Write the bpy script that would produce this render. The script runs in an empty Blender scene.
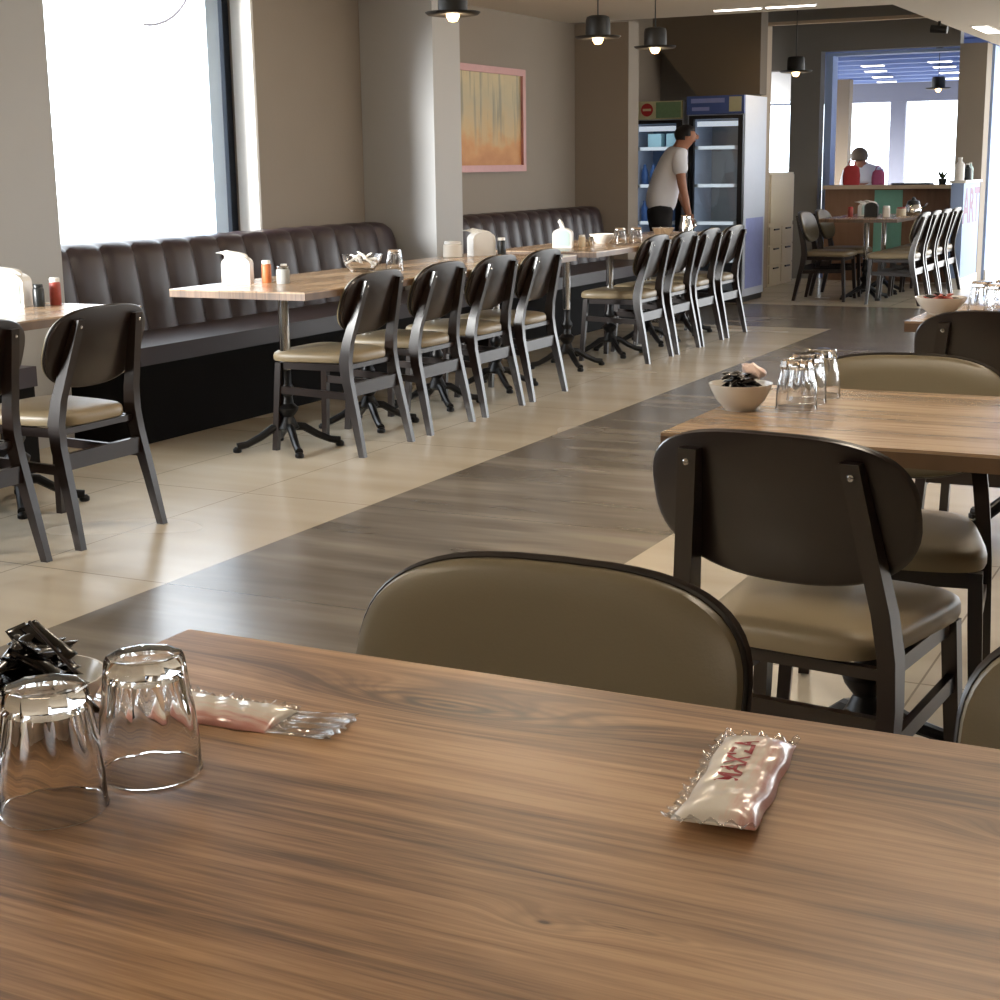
import bpy, bmesh, math, random
from mathutils import Vector, Matrix
random.seed(7)
PI = math.pi
sc = bpy.context.scene
COL = sc.collection

# ------------------------------------------------------------------ materials
def srgb(r, g, b):
    f = lambda c: (c/255/12.92) if c/255 <= .04045 else ((c/255+.055)/1.055)**2.4
    return (f(r), f(g), f(b), 1)

def new_mat(name):
    m = bpy.data.materials.new(name); m.use_nodes = True
    nt = m.node_tree
    return m, nt, nt.nodes['Principled BSDF']

def mat(name, c, rough=.5, metal=0, coat=0, noise=0, nscale=20, bump=0, bscale=60, spec=.5):
    m, nt, p = new_mat(name)
    p.inputs['Roughness'].default_value = rough
    p.inputs['Metallic'].default_value = metal
    p.inputs['Coat Weight'].default_value = coat
    p.inputs['Coat Roughness'].default_value = .15
    p.inputs['Specular IOR Level'].default_value = spec
    p.inputs['Base Color'].default_value = c
    tc = nt.nodes.new('ShaderNodeTexCoord')
    n = nt.nodes.new('ShaderNodeTexNoise'); n.inputs['Scale'].default_value = nscale
    n.inputs['Detail'].default_value = 4
    nt.links.new(tc.outputs['Object'], n.inputs['Vector'])
    if noise:
        r = nt.nodes.new('ShaderNodeMix'); r.data_type = 'RGBA'
        r.inputs[6].default_value = tuple(x*(1-noise) for x in c[:3])+(1,)
        r.inputs[7].default_value = tuple(min(1, x*(1+noise)) for x in c[:3])+(1,)
        nt.links.new(n.outputs['Fac'], r.inputs[0]); nt.links.new(r.outputs[2], p.inputs['Base Color'])
    if bump:
        n2 = nt.nodes.new('ShaderNodeTexNoise'); n2.inputs['Scale'].default_value = bscale
        nt.links.new(tc.outputs['Object'], n2.inputs['Vector'])
        b = nt.nodes.new('ShaderNodeBump'); b.inputs['Strength'].default_value = bump
        b.inputs['Distance'].default_value = .01
        nt.links.new(n2.outputs['Fac'], b.inputs['Height']); nt.links.new(b.outputs[0], p.inputs['Normal'])
    return m

def emit(name, c, s):
    m, nt, p = new_mat(name)
    p.inputs['Base Color'].default_value = c
    p.inputs['Emission Color'].default_value = c
    p.inputs['Emission Strength'].default_value = s
    return m

def glass(name, c=(1, 1, 1, 1), rough=0, ior=1.45):
    m, nt, p = new_mat(name)
    p.inputs['Base Color'].default_value = c
    p.inputs['Transmission Weight'].default_value = 1
    p.inputs['Roughness'].default_value = rough
    p.inputs['IOR'].default_value = ior
    return m

def film(name, c, gloss=.12, rough=.08, alpha=None):
    # thin clear sheet: mostly see-through, fresnel gloss
    m = bpy.data.materials.new(name); m.use_nodes = True; nt = m.node_tree
    nt.nodes.clear()
    o = nt.nodes.new('ShaderNodeOutputMaterial'); t = nt.nodes.new('ShaderNodeBsdfTransparent')
    g = nt.nodes.new('ShaderNodeBsdfGlossy'); mx = nt.nodes.new('ShaderNodeMixShader')
    t.inputs[0].default_value = c; g.inputs['Roughness'].default_value = rough
    fr = nt.nodes.new('ShaderNodeLayerWeight'); fr.inputs[0].default_value = .5
    pw = math_node(nt, 'POWER', fr.outputs['Facing'], 4.0)
    nt.links.new(math_node(nt, 'ADD', math_node(nt, 'MULTIPLY', pw, .5), gloss, True), mx.inputs[0])
    nt.links.new(t.outputs[0], mx.inputs[1]); nt.links.new(g.outputs[0], mx.inputs[2])
    nt.links.new(mx.outputs[0], o.inputs[0])
    return m

def math_node(nt, op, a, b=None, clamp=False):
    n = nt.nodes.new('ShaderNodeMath'); n.operation = op; n.use_clamp = clamp
    for i, v in enumerate((a, b)):
        if v is None: continue
        if isinstance(v, (int, float)): n.inputs[i].default_value = v
        else: nt.links.new(v, n.inputs[i])
    return n.outputs[0]

def ramp(nt, fac, stops):
    r = nt.nodes.new('ShaderNodeValToRGB'); el = r.color_ramp.elements
    while len(el) < len(stops): el.new(.5)
    for e, (p, c) in zip(el, stops): e.position = p; e.color = c
    nt.links.new(fac, r.inputs[0])
    return r.outputs[0]

def wood(name, dark, mid, light, rough=.4, knots=(), axis=0, coat=0):
    """laminate with long grain along one object axis; knots bend the grain"""
    m, nt, p = new_mat(name)
    tc = nt.nodes.new('ShaderNodeTexCoord'); s = nt.nodes.new('ShaderNodeSeparateXYZ')
    nt.links.new(tc.outputs['Object'], s.inputs[0])
    x, y, z = s.outputs[0], s.outputs[1], s.outputs[2]
    if axis == 1: x, y = y, x
    yy = y; knotmask = None
    for (kx, ky, rx, ry, amp, core_s, fq, ring) in knots:
        dx = math_node(nt, 'DIVIDE', math_node(nt, 'SUBTRACT', x, kx), rx)
        dy = math_node(nt, 'DIVIDE', math_node(nt, 'SUBTRACT', y, ky), ry)
        d2 = math_node(nt, 'ADD', math_node(nt, 'MULTIPLY', dx, dx), math_node(nt, 'MULTIPLY', dy, dy))
        g = math_node(nt, 'EXPONENT', math_node(nt, 'MULTIPLY', d2, -1.0))
        yy = math_node(nt, 'ADD', yy, math_node(nt, 'MULTIPLY', g, amp))
    def grain(sx, sy, detail, dist=0.0):
        c = nt.nodes.new('ShaderNodeCombineXYZ')
        nt.links.new(math_node(nt, 'MULTIPLY', x, sx), c.inputs[0])
        nt.links.new(math_node(nt, 'MULTIPLY', yy, sy), c.inputs[1])
        nt.links.new(z, c.inputs[2])
        n = nt.nodes.new('ShaderNodeTexNoise'); n.inputs['Scale'].default_value = 1
        n.inputs['Detail'].default_value = detail; n.inputs['Distortion'].default_value = dist
        nt.links.new(c.outputs[0], n.inputs['Vector'])
        return n.outputs['Fac']
    broad = grain(1.5, 11, 3, .6)
    fine = grain(5, 130, 4)
    fine2 = grain(18, 420, 2)
    sm = math_node(nt, 'ADD', math_node(nt, 'MULTIPLY', broad, .5), math_node(nt, 'ADD', math_node(nt, 'MULTIPLY', fine, .38), math_node(nt, 'MULTIPLY', fine2, .14)))
    col = ramp(nt, sm, [(.39, dark), (.51, mid), (.63, light)])
    for (kx, ky, rx, ry, amp, core_s, fq, ring) in knots:
        # cathedral rings: dark lines where the bent grain turns
        dx = math_node(nt, 'DIVIDE', math_node(nt, 'SUBTRACT', x, kx), rx)
        dy = math_node(nt, 'DIVIDE', math_node(nt, 'SUBTRACT', y, ky), ry)
        d2 = math_node(nt, 'ADD', math_node(nt, 'MULTIPLY', dx, dx), math_node(nt, 'MULTIPLY', dy, dy))
        d = math_node(nt, 'SQRT', d2)
        nz = math_node(nt, 'MULTIPLY', fine, 3.0)
        w = math_node(nt, 'SINE', math_node(nt, 'ADD', math_node(nt, 'MULTIPLY', d, fq), nz))
        msk = math_node(nt, 'EXPONENT', math_node(nt, 'MULTIPLY', d2, -1.6))
        f = math_node(nt, 'MULTIPLY', math_node(nt, 'MULTIPLY', math_node(nt, 'ADD', w, 1), msk), ring, True)
        core = math_node(nt, 'EXPONENT', math_node(nt, 'MULTIPLY', d2, -60))
        f = math_node(nt, 'ADD', f, math_node(nt, 'MULTIPLY', core, core_s), True)
        mx = nt.nodes.new('ShaderNodeMix'); mx.data_type = 'RGBA'
        nt.links.new(f, mx.inputs[0]); nt.links.new(col, mx.inputs[6])
        mx.inputs[7].default_value = tuple(c*.62 for c in dark[:3])+(1,)
        col = mx.outputs[2]
    nt.links.new(col, p.inputs['Base Color'])
    p.inputs['Roughness'].default_value = rough; p.inputs['Coat Weight'].default_value = coat; p.inputs['Coat Roughness'].default_value = .2
    b = nt.nodes.new('ShaderNodeBump'); b.inputs['Strength'].default_value = .08; b.inputs['Distance'].default_value = .002
    nt.links.new(fine, b.inputs['Height']); nt.links.new(b.outputs[0], p.inputs['Normal'])
    return m

def floor_material():
    m, nt, p = new_mat('porcelain_floor_tiles')
    g = nt.nodes.new('ShaderNodeNewGeometry'); s = nt.nodes.new('ShaderNodeSeparateXYZ')
    nt.links.new(g.outputs['Position'], s.inputs[0]); x, y = s.outputs[0], s.outputs[1]
    def band(v, a, b):
        return math_node(nt, 'MULTIPLY', math_node(nt, 'GREATER_THAN', v, a), math_node(nt, 'LESS_THAN', v, b))
    grey = math_node(nt, 'MAXIMUM', math_node(nt, 'MULTIPLY', band(x, -2.968, -1.77), math_node(nt, 'LESS_THAN', y, 11.6)), math_node(nt, 'MULTIPLY', band(y, 11.57, 13.45), math_node(nt, 'LESS_THAN', x, 3)))
    def noise(sx, sy, det, dist=0):
        c = nt.nodes.new('ShaderNodeCombineXYZ')
        nt.links.new(math_node(nt, 'MULTIPLY', x, sx), c.inputs[0]); nt.links.new(math_node(nt, 'MULTIPLY', y, sy), c.inputs[1])
        n = nt.nodes.new('ShaderNodeTexNoise'); n.inputs['Scale'].default_value = 1; n.inputs['Detail'].default_value = det
        n.inputs['Distortion'].default_value = dist
        nt.links.new(c.outputs[0], n.inputs['Vector']); return n.outputs['Fac']
    lt = ramp(nt, noise(.9, 5, 2), [(.3, srgb(184, 172, 152)), (.7, srgb(200, 189, 170))])
    dk = ramp(nt, noise(1.2, 6.5, 3, .2), [(.32, srgb(98, 90, 81)), (.52, srgb(116, 108, 98)), (.7, srgb(138, 129, 117))])
    def line(v, off, per, w):
        q = math_node(nt, 'PINGPONG', math_node(nt, 'SUBTRACT', v, off), per/2)
        return math_node(nt, 'LESS_THAN', q, w)
    j = math_node(nt, 'MAXIMUM', line(y, 3.622, 1.21, .0032), line(x, -3.54, .571, .0028))
    jl = math_node(nt, 'MULTIPLY', j, .62)
    # the grey strip is one tile wide: only cross joints there
    jd = math_node(nt, 'MULTIPLY', line(y, 3.622, 1.21, .0034), .6)
    ml = nt.nodes.new('ShaderNodeMix'); ml.data_type = 'RGBA'
    nt.links.new(jl, ml.inputs[0]); nt.links.new(lt, ml.inputs[6]); ml.inputs[7].default_value = srgb(96, 84, 70)
    md = nt.nodes.new('ShaderNodeMix'); md.data_type = 'RGBA'
    nt.links.new(jd, md.inputs[0]); nt.links.new(dk, md.inputs[6]); md.inputs[7].default_value = srgb(50, 44, 38)
    mm = nt.nodes.new('ShaderNodeMix'); mm.data_type = 'RGBA'
    nt.links.new(grey, mm.inputs[0]); nt.links.new(ml.outputs[2], mm.inputs[6]); nt.links.new(md.outputs[2], mm.inputs[7])
    nt.links.new(mm.outputs[2], p.inputs['Base Color'])
    r = math_node(nt, 'ADD', math_node(nt, 'MULTIPLY', noise(1.2, 2, 0), .1), .2)
    nt.links.new(r, p.inputs['Roughness'])
    p.inputs['Specular IOR Level'].default_value = .5
    return m

W_TABLE = dict(dark=srgb(98, 70, 47), mid=srgb(154, 117, 82), light=srgb(188, 150, 110))
M = {}
M['floor'] = floor_material()
M['wall'] = mat('taupe_wall_paint', srgb(150, 139, 127), .8, noise=.04, nscale=3, bump=.05)
M['wall_dark'] = mat('brown_wall_paint', srgb(112, 100, 86), .8, noise=.05, nscale=3)
M['wall_charcoal'] = mat('charcoal_wall_paint', srgb(122, 118, 113), .8, noise=.05, nscale=3)
M['pier'] = mat('grey_pier_paint', srgb(182, 183, 184), .75, noise=.03, nscale=3)
M['post'] = mat('beige_post_paint', srgb(178, 160, 138), .7, noise=.03, nscale=3)
M['ceiling'] = mat('warm_white_ceiling_paint', srgb(208, 198, 184), .85, noise=.02, nscale=2)
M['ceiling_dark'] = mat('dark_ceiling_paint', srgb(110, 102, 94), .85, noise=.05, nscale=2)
M['blue_ceiling'] = mat('blue_ceiling_slats', srgb(44, 70, 140), .6, noise=.03)
M['blue_ceiling_light'] = mat('pale_blue_ceiling_slats', srgb(120, 142, 196), .6, noise=.03)
M['white_wall'] = mat('pale_blue_paint', srgb(158, 180, 222), .6, noise=.02, nscale=3)
M['frame_grey'] = mat('blue_grey_aluminium', srgb(160, 176, 192), .4, .3, noise=.03)
M['frame_slate'] = mat('slate_aluminium', srgb(112, 116, 134), .5, .1, noise=.03)
M['frame_dark'] = mat('dark_aluminium', srgb(52, 60, 72), .4, .3, noise=.03)
M['pane'] = film('window_glass', (.96, .98, 1, 1), .02, .02)
M['chair_wood'] = mat('espresso_stained_beech', srgb(30, 18, 13), .3, coat=.2, noise=.22, nscale=14)
M['vinyl'] = mat('olive_beige_vinyl', srgb(114, 103, 80), .38, noise=.05, nscale=6, bump=.03, bscale=300)
M['vinyl_seat'] = mat('sand_vinyl', srgb(138, 123, 97), .4, noise=.05, nscale=6, bump=.03, bscale=300)
M['piping'] = mat('dark_piping', srgb(30, 24, 20), .4, noise=.05)
M['leather'] = mat('aubergine_leather', srgb(52, 40, 44), .38, noise=.06, nscale=8, bump=.05, bscale=220)
M['plinth'] = mat('black_plinth_laminate', srgb(12, 10, 11), .8, noise=.05, spec=.2)
KN = [(-.22, .25, .17, .042, .07, 0.0, 26, .55), (.045, -.10, .035, .016, .02, 1.0, 9, .2), (.095, -.085, .07, .01, .01, .25, 20, .2), (.36, .17, .09, .024, .045, .25, 12, .3)]
M['wood_near'] = wood('walnut_table_laminate_near', rough=.4, coat=0, knots=KN, **W_TABLE)
M['wood'] = wood('walnut_table_laminate_sheen', rough=.27, coat=.25, dark=srgb(122, 98, 74), mid=srgb(164, 136, 107), light=srgb(192, 165, 134))  # same laminate, palette lightened to paint in the gloss reflection
M['wood_edge'] = wood('walnut_edge_band', rough=.45, dark=srgb(74, 54, 38), mid=srgb(100, 76, 55), light=srgb(120, 94, 70))
M['iron'] = mat('black_cast_iron', srgb(18, 17, 18), .38, .4, noise=.1)
M['chrome'] = mat('polished_chrome', srgb(215, 215, 215), .12, 1, noise=.02)
M['glass'] = glass('drinking_glass', (1, 1, 1, 1))
M['porcelain'] = mat('white_porcelain', srgb(222, 216, 206), .22, coat=.4, noise=.02)
M['white_plastic'] = mat('white_plastic', srgb(232, 230, 226), .35, noise=.02)
M['mint_plastic'] = mat('pale_mint_plastic', srgb(190, 214, 210), .35, noise=.02)
M['paper'] = mat('white_tissue_paper', srgb(240, 238, 232), .9, noise=.02, bump=.05)
M['black_wrap'] = mat('glossy_black_wrap', srgb(16, 13, 13), .22, coat=.5, noise=.2)
M['olive_black'] = mat('black_sachet_wrap', srgb(22, 14, 13), .3, coat=.3, noise=.3)
M['pink_wrap'] = mat('pale_pink_wrap', srgb(228, 202, 192), .3, coat=.3, noise=.1)
M['lamp_metal'] = mat('black_felt_metal', srgb(18, 15, 13), .5, noise=.1)
M['bulb'] = emit('warm_bulb', (1, .66, .3, 1), 5)
M['tube_dim'] = emit('fridge_light_tube', (.95, .97, 1, 1), .7)
M['tube'] = emit('white_light_tube', (1, .95, .88, 1), 6)
M['spice'] = mat('orange_spice', srgb(178, 98, 52), .5, noise=.3, nscale=60)
M['red_spice'] = mat('red_spice', srgb(150, 62, 50), .5, noise=.3, nscale=60)
M['dark_plastic'] = mat('dark_plastic', srgb(30, 34, 36), .35, noise=.1)
M['fridge_white'] = mat('white_fridge_side', srgb(205, 212, 226), .35, noise=.03)
M['fridge_blue'] = mat('blue_fridge_print', srgb(70, 92, 156), .35, noise=.25, nscale=5)
M['fridge_black'] = mat('black_door_frame', srgb(18, 18, 22), .35, noise=.05)
M['fridge_in'] = mat('pale_fridge_liner', srgb(150, 152, 150), .5, noise=.05)
M['fridge_in_blue'] = mat('blue_fridge_liner', srgb(92, 122, 158), .5, noise=.1)
M['shelf_white'] = mat('white_wire_shelf', srgb(225, 225, 222), .4, noise=.02)
M['cream'] = mat('cream_cabinet_lacquer', srgb(214, 200, 174), .45, noise=.03)
M['teal'] = mat('teal_panel', srgb(134, 198, 184), .5, noise=.06)
M['brown_panel'] = wood('brown_counter_laminate', rough=.5, dark=srgb(108, 78, 60), mid=srgb(136, 102, 80), light=srgb(152, 118, 94))
M['counter_top'] = mat('cream_counter_top', srgb(214, 194, 170), .4, noise=.04)
M['skin'] = mat('skin', srgb(176, 122, 96), .55, noise=.06, nscale=12)
M['hair'] = mat('dark_hair', srgb(26, 20, 18), .6, noise=.2, nscale=40)
M['hair_brown'] = mat('brown_hair', srgb(104, 88, 70), .6, noise=.2, nscale=40)
M['shirt'] = mat('white_cotton', srgb(238, 238, 244), .85, noise=.03, bump=.1, bscale=12)
M['trousers'] = mat('black_cotton', srgb(20, 20, 24), .85, noise=.1)
M['red'] = mat('red_fabric', srgb(178, 54, 56), .7, noise=.15)
M['pink'] = mat('magenta_fabric', srgb(176, 84, 128), .7, noise=.15)
M['frame_pink'] = mat('pink_picture_frame', srgb(196, 140, 136), .45, noise=.08)
M['letter_red'] = mat('dark_red_ink', srgb(150, 24, 34), .5, noise=.03)
M['letter_plum'] = mat('plum_ink', srgb(112, 58, 104), .5, noise=.03)
M['sign_red'] = mat('red_sign_print', srgb(176, 40, 44), .5, noise=.05)
M['sign_cream'] = mat('cream_sign_print', srgb(206, 200, 160), .5, noise=.08)
M['sign_green'] = mat('green_sign_print', srgb(112, 140, 104), .5, noise=.2, nscale=40)
M['sign_blue'] = mat('pale_blue_sign_print', srgb(150, 160, 214), .5, noise=.1)
M['cyan'] = mat('pale_cyan_carton', srgb(176, 214, 220), .5, noise=.05)
M['blue_pack'] = mat('blue_bottle_pack', srgb(58, 96, 150), .35, noise=.3, nscale=25)
M['film'] = film('clear_wrapper_film', (.97, .97, .97, 1), .16, .12)
M['glass_door'] = film('fridge_door_glass', (.82, .86, .9, 1), .06, .03)
M['exterior_ground'] = mat('pale_paving', srgb(200, 198, 192), .9, noise=.05)
M['cable'] = mat('grey_cable', srgb(120, 116, 124), .5, noise=.05)
M['green_leaf'] = mat('dull_green_leaf', srgb(70, 78, 46), .6, noise=.2)

def packet_material():
    m, nt, p = new_mat('printed_wet_wipe_wrapper')
    tc = nt.nodes.new('ShaderNodeTexCoord'); s = nt.nodes.new('ShaderNodeSeparateXYZ')
    nt.links.new(tc.outputs['Object'], s.inputs[0]); x, y = s.outputs[0], s.outputs[1]
    n = nt.nodes.new('ShaderNodeTexNoise'); n.inputs['Scale'].default_value = 1; n.inputs['Detail'].default_value = 5
    c = nt.nodes.new('ShaderNodeCombineXYZ')
    nt.links.new(math_node(nt, 'MULTIPLY', x, 18), c.inputs[0]); nt.links.new(math_node(nt, 'MULTIPLY', y, 140), c.inputs[1])
    nt.links.new(c.outputs[0], n.inputs['Vector'])
    # pink print runs along one long side (y<0), fading with streaks
    f = math_node(nt, 'ADD', math_node(nt, 'MULTIPLY', y, -40), math_node(nt, 'MULTIPLY', n.outputs['Fac'], 2.4))
    f = math_node(nt, 'SUBTRACT', f, 1.3, True)
    col = ramp(nt, f, [(0, srgb(222, 214, 202)), (.45, srgb(226, 198, 186)), (1, srgb(206, 146, 136))])
    nt.links.new(col, p.inputs['Base Color'])
    p.inputs['Roughness'].default_value = .28; p.inputs['Coat Weight'].default_value = .6; p.inputs['Coat Roughness'].default_value = .08
    b = nt.nodes.new('ShaderNodeBump'); b.inputs['Strength'].default_value = .25; b.inputs['Distance'].default_value = .004
    n2 = nt.nodes.new('ShaderNodeTexNoise'); n2.inputs['Scale'].default_value = 60; n2.inputs['Detail'].default_value = 2
    nt.links.new(tc.outputs['Object'], n2.inputs['Vector'])
    nt.links.new(n2.outputs['Fac'], b.inputs['Height']); nt.links.new(b.outputs[0], p.inputs['Normal'])
    return m
M['packet'] = packet_material()

def painting_material():
    m, nt, p = new_mat('autumn_park_painting')
    tc = nt.nodes.new('ShaderNodeTexCoord'); s = nt.nodes.new('ShaderNodeSeparateXYZ')
    nt.links.new(tc.outputs['Object'], s.inputs[0]); y, z = s.outputs[1], s.outputs[2]
    def nz(sy, sz, det):
        c = nt.nodes.new('ShaderNodeCombineXYZ')
        nt.links.new(math_node(nt, 'MULTIPLY', y, sy), c.inputs[1]); nt.links.new(math_node(nt, 'MULTIPLY', z, sz), c.inputs[2])
        n = nt.nodes.new('ShaderNodeTexNoise'); n.inputs['Scale'].default_value = 1; n.inputs['Detail'].default_value = det
        nt.links.new(c.outputs[0], n.inputs['Vector']); return n.outputs['Fac']
    h = math_node(nt, 'ADD', math_node(nt, 'DIVIDE', z, .7), math_node(nt, 'MULTIPLY', math_node(nt, 'SUBTRACT', nz(5, 9, 5), .5), .5))
    col = ramp(nt, h, [(.0, srgb(190, 128, 70)), (.2, srgb(208, 150, 90)), (.36, srgb(204, 174, 124)), (.7, srgb(190, 176, 142)), (1, srgb(206, 188, 146))])
    t = math_node(nt, 'MULTIPLY', math_node(nt, 'SUBTRACT', nz(16, 1.6, 4), .52), 7, True)
    up = math_node(nt, 'MULTIPLY', math_node(nt, 'SUBTRACT', z, .12), 4, True)
    mx = nt.nodes.new('ShaderNodeMix'); mx.data_type = 'RGBA'
    nt.links.new(math_node(nt, 'MULTIPLY', math_node(nt, 'MULTIPLY', t, up), .7), mx.inputs[0]); nt.links.new(col, mx.inputs[6]); mx.inputs[7].default_value = srgb(126, 128, 116)
    nt.links.new(mx.outputs[2], p.inputs['Base Color']); p.inputs['Roughness'].default_value = .6
    return m
M['painting'] = painting_material()

# ------------------------------------------------------------------ helpers
def obj(name, bm, m, parent=None, smooth=True, label=None, mesh=None, auto=35):
    me = mesh or bpy.data.meshes.new(name)
    if bm is not None:
        bmesh.ops.recalc_face_normals(bm, faces=bm.faces)
        for f in bm.faces: f.smooth = smooth
        for e in bm.edges:
            if len(e.link_faces) == 2 and e.calc_face_angle(0) > math.radians(auto): e.smooth = False
        bm.to_mesh(me); bm.free()
    o = bpy.data.objects.new(name, me); COL.objects.link(o)
    if m is not None: me.materials.append(m)
    if parent is not None: o.parent = parent
    if label: o['label'] = label
    return o

def thing(name, label, cat, loc=(0, 0, 0), rz=0, group=None):
    o = bpy.data.objects.new(name, None); COL.objects.link(o)
    o.empty_display_size = .1
    o.location = loc; o.rotation_euler = (0, 0, rz); o['label'] = label; o['category'] = cat
    if group: o['group'] = group
    return o

def tag(o, label, cat, group=None, kind=None):
    o['label'] = label; o['category'] = cat
    if group: o['group'] = group
    if kind: o['kind'] = kind
    return o

def struct(name, bm, m, smooth=False, label=None):
    o = obj(name, bm, m, smooth=smooth); o['kind'] = 'structure'
    if label: o['label'] = label
    return o

def dup(root, loc, rz, label, group=None, name=None):
    r = root.copy(); COL.objects.link(r); r.location = loc; r.rotation_euler = (0, 0, rz); r['label'] = label
    if group: r['group'] = group
    for ch in list(root.children):
        c = ch.copy(); COL.objects.link(c); c.parent = r
        for g in list(ch.children):
            d = g.copy(); COL.objects.link(d); d.parent = c
    return r

def B(): return bmesh.new()

def bevel(bm, w, seg=2, ang=40):
    es = [e for e in bm.edges if len(e.link_faces) == 2 and e.calc_face_angle(0) > math.radians(ang)]
    bmesh.ops.bevel(bm, geom=es, offset=w, segments=seg, affect='EDGES', profile=.5, clamp_overlap=True)
    return bm

def box(bm, x0, x1, y0, y1, z0, z1):
    v = [bm.verts.new((x, y, z)) for z in (z0, z1) for x, y in ((x0, y0), (x1, y0), (x1, y1), (x0, y1))]
    for f in ((3, 2, 1, 0), (4, 5, 6, 7), (0, 1, 5, 4), (1, 2, 6, 5), (2, 3, 7, 6), (3, 0, 4, 7)):
        bm.faces.new([v[i] for i in f])
    return bm

def rbox(x0, x1, y0, y1, z0, z1, w=.004, seg=2):
    return bevel(box(B(), x0, x1, y0, y1, z0, z1), w, seg)

def loft(bm, rings, closed=True, cap=True):
    R = [[bm.verts.new(p) for p in r] for r in rings]
    n = len(R[0])
    for a, b in zip(R, R[1:]):
        for i in range(n if closed else n-1):
            j = (i+1) % n
            bm.faces.new((a[i], a[j], b[j], b[i]))
    if cap:
        for r in (R[0], R[-1]):
            try: bm.faces.new(r)
            except ValueError: pass
    return bm

def bar(bm, pts):
    """axis-aligned rectangular bar along points (x, y, z, wx, wy)"""
    return loft(bm, [[(x-a/2, y-b/2, z), (x+a/2, y-b/2, z), (x+a/2, y+b/2, z), (x-a/2, y+b/2, z)] for x, y, z, a, b in pts])

def ybar(bm, pts):
    """bar along y: points (x, y, z, wx, wz)"""
    return loft(bm, [[(x-a/2, y, z-b/2), (x+a/2, y, z-b/2), (x+a/2, y, z+b/2), (x-a/2, y, z+b/2)] for x, y, z, a, b in pts])

def lathe(bm, prof, n=24, c=(0, 0, 0), mod=None):
    rings = []
    for r, z in prof:
        ring = []
        for i in range(n):
            a = 2*PI*i/n; rr = max(r, .0002)
            if mod: rr *= mod(a, z)
            ring.append((c[0]+rr*math.cos(a), c[1]+rr*math.sin(a), c[2]+z))
        rings.append(ring)
    return loft(bm, rings)

def tube(bm, pts, r, n=8):
    pts = [Vector(p) for p in pts]; rings = []
    up = Vector((0, 0, 1))
    for i, p in enumerate(pts):
        d = (pts[min(i+1, len(pts)-1)]-pts[max(i-1, 0)]).normalized()
        s = d.cross(up)
        if s.length < 1e-3: s = d.cross(Vector((1, 0, 0)))
        s.normalize(); u = s.cross(d)
        rr = r[i] if isinstance(r, (list, tuple)) else r
        rings.append([tuple(p+rr*(math.cos(2*PI*k/n)*s+math.sin(2*PI*k/n)*u)) for k in range(n)])
    return loft(bm, rings)

def ring_tube(bm, pts, r, n=6):
    """closed tube along a closed loop"""
    pts = [Vector(p) for p in pts]; N = len(pts); R = []
    for i, p in enumerate(pts):
        d = (pts[(i+1) % N]-pts[i-1]).normalized(); up = Vector((0, 1, 0))
        s = d.cross(up).normalized(); u = s.cross(d)
        R.append([bm.verts.new(p+r*(math.cos(2*PI*k/n)*s+math.sin(2*PI*k/n)*u)) for k in range(n)])
    for i in range(N):
        a, b = R[i], R[(i+1) % N]
        for k in range(n):
            bm.faces.new((a[k], a[(k+1) % n], b[(k+1) % n], b[k]))
    return bm

def stack(bm, outline, levels, f=lambda x, y, z: (x, y, z)):
    """scaled copies of a closed 2-D outline at successive heights, capped"""
    rings = [[f(x*s, y*s, z) for x, y in outline] for s, z in levels]
    return loft(bm, rings)

def prism(bm, poly, fn, t0, t1):
    return loft(bm, [[fn(a, b, t0) for a, b in poly], [fn(a, b, t1) for a, b in poly]])

def text_mesh(s, size, name='lettering'):
    cu = bpy.data.curves.new('tmp', 'FONT'); cu.body = s; cu.size = size; cu.align_x = 'CENTER'; cu.align_y = 'CENTER'
    cu.extrude = 0; cu.resolution_u = 2; cu.offset = size*.02
    o = bpy.data.objects.new('tmp', cu)
    COL.objects.link(o)
    dg = bpy.context.evaluated_depsgraph_get(); dg.update()
    me = bpy.data.meshes.new_from_object(o.evaluated_get(dg))
    bpy.data.objects.remove(o); me.name = name; me.materials.clear()
    return me

# ------------------------------------------------------------------ the setting
LW = -5.44          # left wall plane
CZ = 2.4            # main ceiling height
struct('floor', box(B(), -12, 3.2, -3, 28, -.12, 0), M['floor'])

# left wall with its window openings; inner face at LW, outer at LW-.3
bm = B(); XO = LW-.3
for y0, y1, z0, z1 in ((-3, -.6, 0, 3), (4.95, 5.52, 0, 3), (7.72, 14.6, 0, 3),
                       (-.6, 4.95, 0, .88), (5.52, 7.72, 0, .78), (-.6, 4.95, 2.36, 3), (5.52, 7.72, 2.36, 3)):
    box(bm, XO, LW, y0, y1, z0, z1)
struct('wall_left', bm, M['wall'])

def window(n, y0, y1, z0, z1, bars):
    w = bpy.data.objects.new('window_%d' % n, None); COL.objects.link(w); w['kind'] = 'structure'
    x = LW-.2
    b = B()
    box(b, x-.03, x+.03, y0, y1, z0, z0+.05); box(b, x-.03, x+.03, y0, y1, z1-.05, z1); box(b, x-.03, x+.03, y0, y0+.06, z0+.05, z1-.05)
    box(b, x-.03, x+.03, y1-.06, y1, z0+.05, z1-.05)
    obj('frame', bevel(b, .004), M['frame_dark'], w)
    for yb in bars:
        obj('mullion', rbox(x-.05, x+.05, yb-.06, yb+.06, z0+.051, z1-.051), M['frame_grey'], w)
    obj('pane', box(B(), x-.004, x+.004, y0+.06, y1-.06, z0+.05, z1-.05), M['pane'], w)
    return w
window(1, 5.525, 7.715, .785, 2.355, [7.53])
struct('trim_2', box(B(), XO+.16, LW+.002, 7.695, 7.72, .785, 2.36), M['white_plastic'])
window(2, -.595, 4.945, .885, 2.355, [.8, 2.2, 3.6])
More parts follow.
